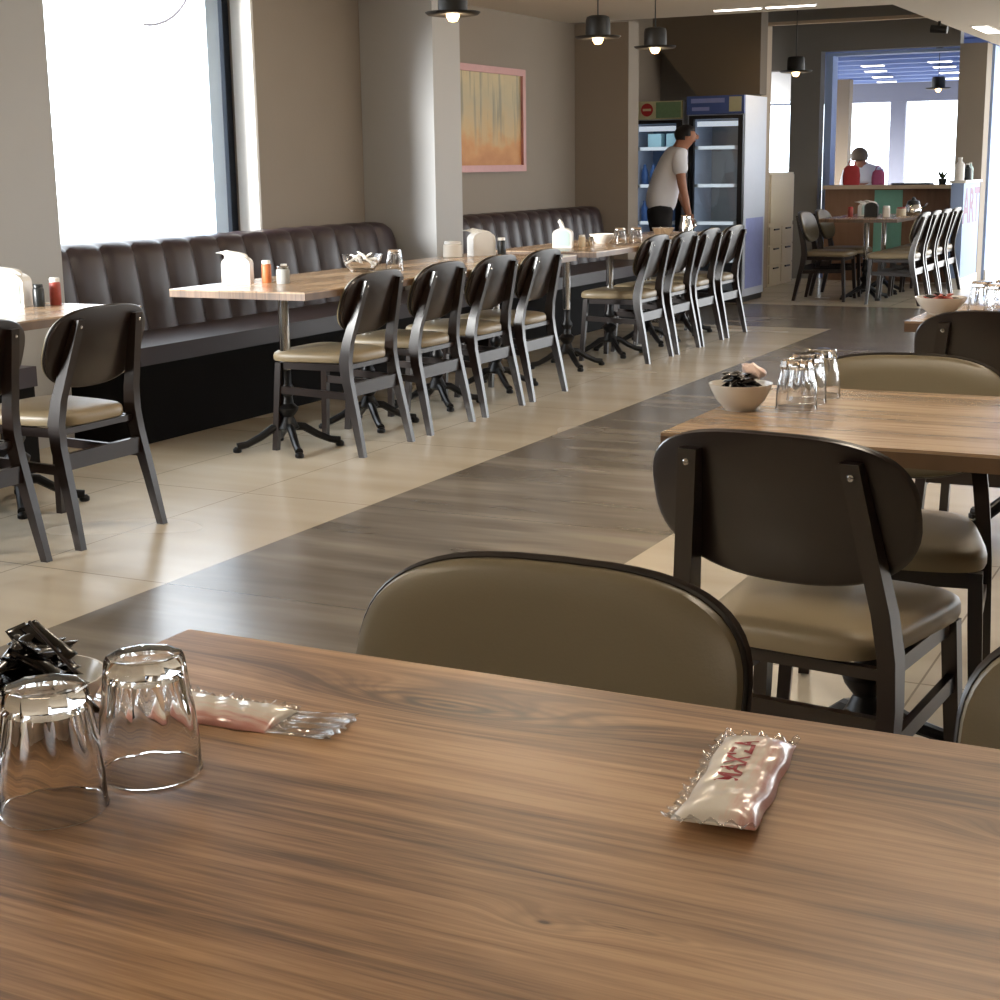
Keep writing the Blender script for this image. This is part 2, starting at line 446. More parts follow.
# piers and pillars
struct('pillar_pale', box(B(), LW+.001, -5.0, 5.1, 5.5, 0, CZ-.001), M['pier'])
struct('pillar_grey', box(B(), LW+.001, -4.9, 8.9, 9.27, 0, CZ-.001), M['pier'])
struct('pillar_brown', box(B(), LW+.001, -4.95, 12.37, 12.6, 0, CZ-.001), M['wall'])
# rear side of the room and the right side (outside the frame), with daylight openings
struct('wall_back', box(B(), -6, 3.2, -3.2, -3, 0, 3), M['wall'])
bm = B()
for y0, y1, z0, z1 in ((-3, 7.0, 0, 3), (16.5, 17, 0, 3), (7.0, 16.5, 0, .9), (7.0, 16.5, 2.1, 3)):
    box(bm, 3.0, 3.2, y0, y1, z0, z1)
for yb in (10, 13.2): box(bm, 3.0, 3.2, yb-.12, yb+.12, .9, 2.1)
struct('wall_right', bm, M['wall'])
# ceiling: main slab (ends at Y=12.24 on the left, runs on to 17.4 on the right)
bm = B(); box(bm, XO, 3.2, -3.2, 12.24, CZ, CZ+.12); box(bm, -2.75, 3.2, 12.24, 17.4, CZ, CZ+.12)
struct('ceiling', bm, M['ceiling'])
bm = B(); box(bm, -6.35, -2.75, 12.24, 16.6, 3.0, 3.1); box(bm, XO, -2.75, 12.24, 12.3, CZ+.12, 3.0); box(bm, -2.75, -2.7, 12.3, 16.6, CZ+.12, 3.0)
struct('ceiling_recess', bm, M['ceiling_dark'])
# fridge alcove: back wall with a sloping cut
bm = B(); box(bm, -6.3, -4.6, 14.42, 14.55, 0, 3.0)
struct('wall_alcove', bm, M['wall_charcoal'])
prism_pts = [(-4.98, 1.86), (-4.38, 1.86), (-4.38, 2.99), (-5.9, 2.99), (-5.45, 2.4)]
bm = B(); prism(bm, prism_pts, lambda a, b, t: (a, t, b), 14.2, 14.41)
struct('bulkhead', bm, M['wall_dark'])
struct('wall_alcove_side', box(B(), -6.3, LW-.3, 12.6, 14.42, 0, 3.0), M['wall_charcoal'])
# beige door post and lintel at Y=15
bm = B(); box(bm, -4.75, -4.59, 14.93, 15.25, 0, 2.56); box(bm, -4.59, -2.8, 14.98, 15.05, 2.53, 2.56)
struct('post', bm, M['post'])
# portal wall at Y=16.6 and the room beyond it
bm = B()
box(bm, -4.78, -4.46, 16.6, 16.78, 0, 3.0)
box(bm, -4.46, -3.03, 16.6, 16.78, 2.38, 3.0)
box(bm, -6.35, -4.78, 16.6, 16.78, 2.2, 3.0); box(bm, -6.5, -6.351, 14.55, 16.8, 0, 3.1)
struct('wall_portal', bm, M['wall_charcoal'])
bm = B(); box(bm, -3.03, -2.76, 16.6, 16.9, 0, 2.395)
struct('pillar_portal', bm, M['wall'])
bm = B(); box(bm, -4.46, -4.38, 16.79, 17.0, 0, 2.37); box(bm, -4.38, -3.03, 16.79, 17.0, 2.34, 2.37)
struct('trim_1', bm, M['white_wall'])
bm = B(); box(bm, -2.86, -2.74, 16.95, 24, 0, 2.39)
struct('wall_partition', bm, M['white_wall'])
struct('baseboard_partition', rbox(-2.74, -2.72, 16.95, 24, 0, .1), M['white_plastic'])
bm = B(); box(bm, -6.35, -5.3, 19.0, 19.12, 0, 1.12); box(bm, -6.35, -5.3, 19.0, 19.12, 1.98, 3.0); box(bm, -5.34, -5.3, 19.0, 19.12, 1.12, 1.98)
struct('wall_far_left', bm, M['pier'])
w3 = bpy.data.objects.new('window_3', None); COL.objects.link(w3); w3['kind'] = 'structure'
b = B(); box(b, -6.3, -5.34, 19.03, 19.08, 1.12, 1.15); box(b, -6.3, -5.34, 19.03, 19.08, 1.95, 1.98)
obj('frame', b, M['frame_grey'], w3); obj('pane', box(B(), -6.3, -5.34, 19.05, 19.06, 1.15, 1.95), M['pane'], w3)
# far room: slatted blue ceiling and the glazed end wall
bm = B(); box(bm, -11, -2.5, 16.79, 27.2, 2.56, 2.6)
struct('ceiling_far', bm, M['blue_ceiling'])
bm = B()
for k in range(9): box(bm, -11, -2.87, 18.2+k*1.0, 18.34+k*1.0, 2.5, 2.555)
struct('ceiling_slats', bm, M['blue_ceiling_light'])
bm = B(); box(bm, -11, -2.5, 27.0, 27.2, 2.22, 2.56); box(bm, -11, -2.5, 27.0, 27.2, 0, .1)
struct('wall_far', bm, M['frame_slate'])
w4 = bpy.data.objects.new('window_4', None); COL.objects.link(w4); w4['kind'] = 'structure'
for xa, xb, mm in ((-6.04, -5.78, 'frame_slate'), (-7.04, -6.98, 'white_plastic'), (-8.6, -8.4, 'frame_grey'), (-4.0, -3.8, 'frame_grey')):
    obj('mullion', box(B(), xa, xb, 27.02, 27.14, .1, 2.22), M[mm], w4)
obj('frame', box(B(), -11, -2.5, 27.02, 27.14, .1, .16), M['frame_grey'], w4)
obj('pane', box(B(), -11, -2.5, 27.07, 27.08, .16, 2.22), M['pane'], w4)
struct('pillar_far', box(B(), -6.48, -6.12, 24.5, 24.72, 0, 2.49), M['wall_dark'])
struct('exterior_ground', box(B(), -60, 60, -40, 80, -.4, -.2), M['exterior_ground'])

# ------------------------------------------------------------------ chairs
def sup(a, b, n1, n2, N=48, wz=0.0):
    """rounded outline: exponent n1 above the middle, n2 below"""
    out = []
    for i in range(N):
        t = 2*PI*i/N; c, s = math.cos(t), math.sin(t); n = n1 if s >= 0 else n2
        out.append((a*math.copysign(abs(c)**(2/n), c), b*math.copysign(abs(s)**(2/n), s)+wz))
    return out

BW, BT, BBOT, BMID = .243, .802, .524, .668
def back_outline(N=56):
    out = []
    for i in range(N):
        t = 2*PI*i/N; c, s = math.cos(t), math.sin(t)
        if s >= 0: n, hz = 3.1, BT-BMID
        else: n, hz = 2.45, BMID-BBOT
        out.append((BW*math.copysign(abs(c)**(2/n), c), hz*math.copysign(abs(s)**(2/n), s)))
    return out
def back_map(off):
    # off: distance in front of the wooden panel's rear face
    def f(x, z, w): return (x, -.165-(BMID+z-.5)*.34+.32*x*x+off+w, BMID+z)
    return f
def back_shell(levels):
    bm = B(); f = back_map(0)
    loft(bm, [[f(x*s, z*s, w) for x, z in back_outline()] for s, w in levels])
    return bm

def make_chair(label, loc, rz, group):
    t = thing('dining_chair', label, 'chair', loc, rz, group)
    # seat cushion: rounded trapezoid
    out = []
    for x, y in sup(1, 1, 5, 5, 56):
        out.append((x*(.195+.028*y), y*.215+.02))
    bm = B(); stack(bm, out, [(.9, .400), (.985, .405), (1, .413), (1, .428), (.985, .438), (.94, .446), (.8, .453), (.5, .458), (.15, .46)])
    s = obj('seat', bm, M['vinyl_seat'], t)
    # apron frame under the seat
    bm = B()
    for sx in (-1, 1):
        ybar(bm, [(sx*.178, -.17, .384, .018, .03), (sx*.18, .178, .384, .018, .03)])
    loft(bm, [[(x, .172, .366), (x, .19, .366), (x, .19, .398), (x, .172, .398)] for x in (-.18, .18)])
    loft(bm, [[(x, -.18, .378), (x, -.164, .378), (x, -.164, .399), (x, -.18, .399)] for x in (-.19, .19)])
    obj('seat_frame', bevel(bm, .003), M['chair_wood'], t)
    for sx in (-1, 1):
        bm = B(); bar(bm, [(sx*.206, .206, 0, .026, .026), (sx*.192, .188, .28, .03, .03), (sx*.187, .18, .398, .03, .03)])
        obj('front_leg', bevel(bm, .004), M['chair_wood'], t)
        bm = B(); bar(bm, [(sx*.214, -.258, 0, .026, .028), (sx*.206, -.22, .18, .03, .036), (sx*.2, -.182, .34, .032, .046), (sx*.194, -.172, .42, .032, .05),
                           (sx*.184, -.183, .5, .034, .044), (sx*.164, -.2195, .63, .034, .036), (sx*.144, -.2595, .765, .034, .024)])
        obj('rear_leg', bevel(bm, .004), M['chair_wood'], t)
        bm = B(); ybar(bm, [(sx*.2, -.196, .262, .016, .032), (sx*.192, .188, .275, .016, .032)])
        obj('side_stretcher', bevel(bm, .003), M['chair_wood'], t)
        bm = B(); bm2 = lathe(bm, [(.001, 0), (.006, 0), (.006, .003), (.003, .006), (.001, .006)], 10)
        for v in bm.verts:
            x, y, z = v.co; v.co = (sx*.147+x, -.2665-z, .742+y)
        obj('bolt', bm, M['chrome'], t)
    bm = B(); loft(bm, [[(x, -.205, .262), (x, -.185, .262), (x, -.185, .318), (x, -.205, .318)] for x in (-.198, .198)])
    obj('rear_rail', bevel(bm, .003), M['chair_wood'], t)
    br = obj('backrest', back_shell([(.2, 0), (.95, 0), (.985, .002), (1, .007), (.985, .012), (.95, .014), (.2, .014)]), M['chair_wood'], t)
    obj('back_pad', back_shell([(.9, .0145), (.955, .016), (.975, .024), (.96, .034), (.9, .04), (.7, .044), (.35, .046), (.05, .046)]), M['vinyl'], br, label='beige padded front of the backrest')
    f = back_map(0); bm = B()
    ring_tube(bm, [f(x*.972, z*.972, .02) for x, z in back_outline()], .0045, 6)
    obj('piping', bm, M['piping'], br)
    return t
CH = make_chair('first dark chair of the four at the first window-side tables, with sand seat', (-3.765, 5.872, 0), PI/2, 'dark chairs along the window-side tables')
def chair(x, y, rz, label, group): return dup(CH, (x, y, 0), rz, label, group)
G1 = 'dark chairs along the window-side tables'
for y, l in ((6.483, 'second dark chair of the four at the first window-side tables, behind the foremost'),
             (7.058, 'third dark chair of the four at the first window-side tables'),
             (7.615, 'last of the four dark chairs at the first window-side tables, next to the gap')):
    chair(-3.765, y, PI/2, l, G1)
for y, l in ((9.33, 'first chair at the second window-side tables, its wooden side glaring white'),
             (9.87, 'second chair at the second window-side tables, white glare on its back'),
             (10.37, 'third chair at the second window-side tables, dark back close to the next'),
             (10.92, 'last chair of the second window-side tables, nearest the fridges')):
    chair(-3.765, y, PI/2, l, G1)
chair(-3.765, 4.062, PI/2, 'whole dark chair at the left edge table with cream seat', G1)
chair(-3.765, 3.47, PI/2, 'cut-off dark chair at the very left edge of the photo', G1)
G2 = 'chairs around the wooden tables in front'
chair(-.70, 1.30, PI, 'padded olive beige chair facing us behind the big front table', G2)
chair(.0, 1.30, PI+.02, 'padded chair cut off at the right edge behind the front table', G2)
chair(-.695, 2.70, -.12, 'large dark brown chair seen from behind at the second front table', G2)
chair(-.715, 3.37, PI+.14, 'padded olive chair facing us at the far side of the second front table', G2)
chair(-.725, 4.98, 0, 'dark chair back at the right edge before the third front table', G2)
G3 = 'chairs around the farthest dining table'
chair(-3.66, 14.08, -PI/2, 'nearer dark chair on the left side of the farthest dining table', G3)
chair(-3.66, 14.66, -PI/2, 'farther chair on the left side of the farthest dining table', G3)
for y, l in ((13.88, 'nearest'), (14.375, 'second nearest'), (14.87, 'third nearest'), (15.365, 'farthest')):
    chair(-3.0, y, PI/2, l+' of the four dark chairs in a tight row before the white counter', G3)

# ------------------------------------------------------------------ tables
TZ = .74
def make_table(label, loc, rz, group, top, L, pedestals):
    """laminate top (L x 0.7 m, long side along local x) on turned iron pedestals"""
    t = thing('dining_table', label, 'table', loc, rz, group); h = L/2
    obj('tabletop', rbox(-h, h, -.35, .35, TZ-.006, TZ, .0015), M[top], t)
    obj('edge_band', rbox(-h, h, -.35, .35, TZ-.034, TZ-.0065, .0015), M['wood_edge'], t)
    for sx in pedestals:
        bm = B(); lathe(bm, [(.03, .085), (.052, .1), (.038, .125), (.026, .15), (.045, .175), (.05, .19), (.028, .21), (.024, .24), (.036, .26), (.036, .275), (.022, .3), (.022, .36)], 20, (sx, 0, 0))
        c = obj('pedestal', bm, M['iron'], t)
        bm = B(); lathe(bm, [(.02, .3601), (.024, .365), (.024, .69), (.05, .7), (.05, .7055)], 20, (sx, 0, 0))
        obj('pole', bm, M['chrome'], c, label='chrome upper pole')
        for k in range(4):
            a = PI/4+k*PI/2; ca, sa = math.cos(a), math.sin(a)
            pts = [(.02, .105), (.07, .1), (.13, .062), (.19, .034), (.235, .026)]
            bm = B(); tube(bm, [(sx+q*ca, q*sa, z) for q, z in pts], [.02, .019, .017, .016, .018], 10)
            lathe(bm, [(.016, 0), (.02, .004), (.02, .016), (.01, .026)], 12, (sx+.235*ca, .235*sa, 0))
            obj('foot', bm, M['iron'], c)
    return t
NT = make_table('big wooden table filling the foreground, with two upturned glasses', (-.45, .965, 0), 0, 'wooden dining tables', 'wood_near', 1.2, (-.3, .3))
T2 = make_table('wooden table behind the front one, with white bowl and upturned glasses', (-.69, 3.07, 0), 0, 'wooden dining tables', 'wood', .66, (0,))
dup(T2, (-.027, 3.07, 0), 0, 'wooden table cut off at the right edge, with wipe packet at its corner')
dup(T2, (-.71, 5.32, 0), 0, 'wooden table at the right edge behind the dark chair back')
WT = 'square wooden tables along the wall benches'
LTX = -3.93
SQ = make_table('bright square table with napkin dispenser by the big window', (LTX, 5.71, 0), PI/2, WT, 'wood', .698, (0,))
for y, l in ((6.41, 'square table with glass bowl of sachets by the window bench'),
             (7.11, 'third square table of the window bench row, before the third chair'),
             (7.81, 'last square table of the window bench row, before the grey pillar'),
             (8.80, 'square table under the picture, with mint napkin dispenser'),
             (9.50, 'square table with white bowl and two glasses under the picture'),
             (10.20, 'square table with small chrome bowl, third under the picture'),
             (10.90, 'square table nearest the fridges, with chrome jug'),
             (4.3, 'square table before the pale pillar at the left edge'),
             (3.6, 'square table cut off by the left edge of the photo')):
    dup(SQ, (LTX if y > 5 else -4.2, y, 0), PI/2, l)
dup(SQ, (-3.36, 14.25, 0), PI/2, 'near half of the farthest dining table, with the black napkin box', 'farthest dining tables')
dup(SQ, (-3.36, 14.96, 0), PI/2, 'rear half of the farthest dining table, with the black kettle', 'farthest dining tables')

# ------------------------------------------------------------------ benches
def bench(label, y0, y1, chan, round_end=False):
    t = thing('wall_bench', label, 'bench', (0, 0, 0), 0, 'channel-back leather wall benches')
    obj('plinth', rbox(-5.40, -4.615, y0+.004, y1-.004, 0, .365, .004), M['plinth'], t)
    obj('seat', rbox(-5.30, -4.6, y0, y1, .366, .45, .022, 4), M['leather'], t)
    n = max(1, round((y1-y0)/chan)); sub = 8
    prof = [(-5.09, .44), (-5.1, .5), (-5.115, .6), (-5.135, .72), (-5.155, .82), (-5.175, .868), (-5.21, .893), (-5.26, .9), (-5.33, .9), (-5.38, .89), (-5.385, .8), (-5.385, .44)]
    rings = []
    for i in range(n*sub+1):
        u = (i % sub)/sub; b = .036*(abs(math.sin(PI*u))**.5)-.036
        y = y0+(y1-y0)*i/(n*sub); ring = []
        k = 1
        if round_end:
            e = (y1-y)/.16
            if e < 1: k = 1-.22*(1-math.sqrt(max(0, 1-(1-e)**2)))
        for x, z in prof:
            zz = .44+(z-.44)*k
            if x > -5.2: ring.append((x+b, y, zz))
            elif x > -5.34: ring.append((x, y, zz+b*.5))
            else: ring.append((x, y, zz))
        rings.append(ring)
    bm = B(); loft(bm, rings)
    obj('backrest', bm, M['leather'], t, auto=50)
    return t
bench('long dark leather channel-back bench under the big window', 5.53, 8.86, .238, True)
bench('dark leather channel-back bench under the picture', 9.3, 12.33, .205)
bench('dark leather bench end left of the pale pillar', 1.0, 4.86, .238)

# ------------------------------------------------------------------ pendant lamps
def lamp(label, loc, top):
    t = thing('pendant_lamp', label, 'lamp', loc, 0, 'bowler-hat pendant lamps')
    bm = B(); lathe(bm, [(.076, .028), (.078, .06), (.076, .13), (.07, .152), (.05, .16), (.004, .162), (.004, .157), (.048, .155), (.066, .148), (.072, .13), (.074, .06), (.072, .028)], 32)
    obj('crown', bm, M['lamp_metal'], t)
    bm = B(); lathe(bm, [(.07, .024), (.1, .018), (.13, .022), (.142, .032), (.144, .036), (.13, .0265), (.1, .0225), (.07, .0275)], 40)
    obj('brim', bm, M['lamp_metal'], t)
    bm = B(); lathe(bm, [(.001, -.012), (.022, -.008), (.034, .012), (.036, .03), (.028, .055), (.014, .075), (.014, .1), (.001, .1)], 20)
    obj('bulb', bm, M['bulb'], t)
    bm = B(); lathe(bm, [(.018, .101), (.018, .156), (.001, .156)], 14); obj('socket', bm, M['dark_plastic'], t)
    bm = B(); tube(bm, [(0, 0, .162), (0, 0, top-loc[2]-.021)], .004, 6); obj('cord', bm, M['lamp_metal'], t)
    bm = B(); lathe(bm, [(.045, top-loc[2]-.02), (.045, top-loc[2]-.001)], 20); obj('ceiling_cap', bm, M['lamp_metal'], t)
    L = bpy.data.lights.new('bulb_light', 'POINT'); L.energy = 4; L.color = (1, .72, .42); L.shadow_soft_size = .03
    lo = bpy.data.objects.new('bulb_light', L); COL.objects.link(lo); lo.location = (loc[0], loc[1], loc[2]-.05)
    return t
lamp('black hat pendant lamp hanging at the top before the grey pillar', (-3.9, 7.31, 1.985), CZ)
lamp('black hat pendant lamp before the brown wall', (-3.9, 9.23, 1.99), CZ)
lamp('black hat pendant lamp above the left fridge', (-3.9, 10.23, 1.99), CZ)
lamp('small black hat pendant lamp before the beige door post', (-3.9, 13.69, 1.99), 3.0)
lamp('hat pendant lamp before the far bright windows', (-3.62, 18.6, 2.02), 2.5)

def linear(label, x0, x1, y, z=CZ, w=.03):
    t = thing('ceiling_light', label, 'ceiling light', ((x0+x1)/2, y, z), 0, 'ceiling light strips')
    h = (x1-x0)/2
    obj('housing', rbox(-h, h, -w, w, -.012, -.001, .002), M['white_plastic'], t)
    obj('diffuser', rbox(-h+.01, h-.01, -w+.006, w-.006, -.018, -.0125, .002), M['tube'], t)
    return t
linear('left light strip on the ceiling above the fridges', -4.02, -3.64, 11.8)
linear('right light strip on the ceiling above the fridges', -3.61, -3.22, 11.8)
t = thing('downlight', 'oblong bright light in the ceiling at the right edge', 'ceiling light', (-2.5, 14.95, CZ))
obj('rim', rbox(-.075, .075, -.42, .42, -.01, -.001, .002), M['white_plastic'], t); obj('diffuser', rbox(-.06, .06, -.4, .4, -.016, -.0105, .002), M['tube'], t)
t = thing('spotlight', 'small black spotlight on the ceiling edge near the top right', 'spotlight', (-2.72, 13.9, CZ))
bm = B(); lathe(bm, [(.012, -.04), (.012, -.001)], 12); obj('stem', bm, M['lamp_metal'], t)
bm = B(); tube(bm, [(-.07, 0, -.06), (.07, 0, -.075)], .034, 14); obj('head', bm, M['lamp_metal'], t)
k = 0
for row, xs in (('left', (-5.02, -5.28, -5.55, -5.82)), ('right', (-4.08, -4.25, -4.46, -4.72))):
    for i, x in enumerate(xs):
        y = (21.3, 22.6, 24.2, 25.7)[i] if row == 'left' else (21.0, 22.2, 23.7, 25.4)[i]
        tt = linear('%s light of the %s row under the blue ceiling' % (('nearest', 'second nearest', 'third nearest', 'farthest')[i], row), x-.15, x+.15, y, 2.498, .07)
        tt['group'] = 'lights under the blue ceiling'

# ------------------------------------------------------------------ glassware and crockery
def tumbler(label, loc, group, rz=0):
    """upturned tumbler standing on its rim; facets on the part near the base"""
    t = thing('tumbler', label, 'glass', loc, rz, group)
    H = .104; NF = 9
    prof_o = [(.0427, 0), (.0437, .001), (.0436, .003), (.0427, .005), (.0421, .03), (.0405, .054), (.0385, .062), (.0345, .096), (.0335, .1), (.0315, .1035), (.029, .104), (.010, .1025)]
    prof_i = [(.010, .088), (.026, .088), (.0305, .084), (.0345, .062), (.0385, .052), (.0409, .03), (.0418, .0015), (.042, 0)]
    def mod(a, z):
        if z < .05: return 1
        k = min(1, (z-.05)/.008)
        q = ((a/(2*PI)*NF) % 1)-.5; f = math.cos(PI/NF)/math.cos(2*PI/NF*q)
        return 1+(f-1)*k*1.15
    n = NF*8; rings = []
    for r, z in prof_o: rings.append([(r*mod(2*PI*i/n, z)*math.cos(2*PI*i/n), r*mod(2*PI*i/n, z)*math.sin(2*PI*i/n), z) for i in range(n)])
    for r, z in prof_i: rings.append([(r*math.cos(2*PI*i/n), r*math.sin(2*PI*i/n), z) for i in range(n)])
    bm = B(); R = [[bm.verts.new(p) for p in r] for r in rings]
    m_ = len(prof_o)
    seq = R
    def br(a, b):
        for i in range(n):
            j = (i+1) % n; bm.faces.new((a[i], a[j], b[j], b[i]))
    for a, b in zip(seq[:m_], seq[1:m_]): br(a, b)
    bm.faces.new(seq[m_-1])
    for a, b in zip(seq[m_:], seq[m_+1:]): br(a, b)
    bm.faces.new(seq[m_]); br(seq[-1], seq[0])
    obj('glass_body', bm, M['glass'], t, auto=25)
    return t
GU = 'upturned tumblers'
TU = tumbler('upturned faceted glass at the left edge of the front table', (-.843, .872, TZ), GU)
dup(TU, (-.822, .968, TZ), .2, 'upturned faceted glass beside the clear wipe packet', GU)
dup(TU, (-.862, 3.095, TZ), .1, 'nearest glass of the upturned three beside the white bowl', GU)
dup(TU, (-.868, 3.19, TZ), .3, 'middle glass of the upturned three beside the white bowl', GU)
dup(TU, (-.862, 3.283, TZ), .5, 'right glass of the upturned three, before the olive chair', GU)
dup(TU, (-.865, 5.33, TZ), .1, 'left glass on the third table at the right edge', GU)
dup(TU, (-.80, 5.25, TZ), .3, 'front glass on the third table at the right edge', GU)
dup(TU, (-.80, 5.42, TZ), .6, 'rear glass on the third table at the right edge', GU)
dup(TU, (-3.92, 6.68, TZ), .6, 'upturned glass beside the glass bowl on the window-side table', GU)
dup(TU, (-3.80, 9.36, TZ), .6, 'upturned glass beside the white bowl under the picture', GU)
dup(TU, (-3.72, 9.44, TZ), .6, 'second upturned glass beside the white bowl under the picture', GU)

def bowl(label, loc, r, h, m, cat='bowl', group='bowls on the tables'):
    t = bpy.data.objects.new
    bm = B(); lathe(bm, [(r*.5, 0), (r*.52, .003), (r*.56, .006), (r*.75, h*.35), (r*.93, h*.75), (r, h-.002), (r*1.005, h), (r*.975, h), (r*.9, h*.75), (r*.72, h*.38), (r*.5, .012), (.001, .01)], 40)
    o = obj('bowl', bm, M[m]); o.location = loc
    return tag(o, label, cat, group)
def sachet_mesh(l, w, h, name):
    bm = B(); N = 10; rings = []
    for i in range(N+1):
        u = -1+2*i/N; hh = h*max(.08, (1-abs(u)**3)); ww = w*(1-.12*(1-abs(u)**2))
        rings.append([(u*l/2, ww/2*math.cos(a), hh/2*math.sin(a)) for a in [2*PI*k/10 for k in range(10)]])
    loft(bm, rings)
    me = bpy.data.meshes.new(name); bm.normal_update()
    for f in bm.faces: f.smooth = True
    bm.to_mesh(me); bm.free(); return me

SM = sachet_mesh(.055, .02, .012, 'black_sachet'); SM.materials.append(M['black_wrap'])
def pile(cx, cy, z0, r, n, label, group, seed, scale=1.0, up=.5, layers=3):
    rnd = random.Random(seed)
    for i in range(n):
        o = bpy.data.objects.new('sachet', SM); COL.objects.link(o)
        a = rnd.uniform(0, 2*PI); lay = i*layers/n
        q = r*math.sqrt(rnd.random())*(1-.18*lay)
        o.location = (cx+q*math.cos(a), cy+q*math.sin(a), z0+.008+lay*.012+rnd.uniform(0, .004))
        o.rotation_euler = (rnd.uniform(-.5, .5), rnd.uniform(-up, up), rnd.uniform(0, PI)); o.scale = (scale,)*3
        tag(o, label, 'sachet', group)
# front table: bowl of black sachets behind the glasses
bowl('white bowl of black sachets behind the upturned front glasses', (-.985, 1.01, TZ), .062, .05, 'porcelain')
pile(-.985, 1.01, TZ+.022, .05, 40, 'glossy black wrapped sachet heaped in the front bowl', 'black sachets in the front bowl', 3, 1.0, .8, 4)
st = obj('toothpick', tube(B(), [(-.02, 0, .062), (.055, .0, .03)], .0016, 6), M['chair_wood']); st.location = (-.965, 1.0, TZ+.04); st.rotation_euler = (0, 0, -.3)
tag(st, 'thin wooden toothpick leaning out of the front bowl', 'toothpick')
# second table
bowl('white bowl heaped with black sachets on the second table', (-.968, 3.05, TZ), .066, .055, 'porcelain')
pile(-.972, 3.045, TZ+.028, .044, 34, 'black sachet heaped in the bowl on the second table', 'black sachets in the second bowl', 5, .72, .4, 3)
bm = B(); bmesh.ops.create_icosphere(bm, subdivisions=3, radius=1)
rnd = random.Random(4)
for v in bm.verts:
    n = 1+.12*math.sin(7*v.co.x+3*v.co.z)+.08*math.sin(11*v.co.y); v.co = (v.co.x*.026*n, v.co.y*.02*n, v.co.z*.014*n)
o = obj('napkin_packet', bm, M['pink_wrap']); o.location = (-.95, 3.075, TZ+.078); o.rotation_euler = (.2, .35, .4)
tag(o, 'crumpled pale pink packet on top of the white bowl', 'packet')
bowl('bowl with reddish sachets on the third table at right', (-.985, 5.27, TZ), .085, .055, 'porcelain')
SM2 = SM.copy(); SM2.materials.clear(); SM2.materials.append(M['red_spice'])
for i in range(12):
    o = bpy.data.objects.new('sachet', SM if i % 4 == 0 else SM2); COL.objects.link(o)
    a = i*2.4; q = .045*math.sqrt(i/12); o.location = (-.985+q*math.cos(a), 5.27+q*math.sin(a), TZ+.04+.02*(1-i/12)); o.rotation_euler = (.2*math.sin(i), .3*math.cos(i), a)
    tag(o, 'small sachet in the bowl on the third table', 'sachet', 'sachets in the third bowl')
# glass bowl of sachets by the window
bowl('clear glass bowl of sachets on the window-side table', (-4.03, 6.55, TZ), .105, .085, 'glass')
SM3 = SM.copy(); SM3.materials.clear(); SM3.materials.append(M['paper'])
for i in range(14):
    o = bpy.data.objects.new('sachet', SM3); COL.objects.link(o)
    a = i*2.4; q = .065*math.sqrt(i/14); o.location = (-4.03+q*math.cos(a), 6.55+q*math.sin(a), TZ+.045+.04*(1-i/14)); o.rotation_euler = (.5*math.sin(i), .6*math.cos(i), a)
    tag(o, 'white sachet in the clear glass bowl by the window', 'sachet', 'white sachets in the glass bowl')
bowl('white bowl beside two glasses under the picture', (-3.95, 9.42, TZ), .085, .06, 'porcelain')
bowl('small chrome bowl on the table nearest the fridges', (-3.9, 10.42, TZ), .08, .06, 'chrome')

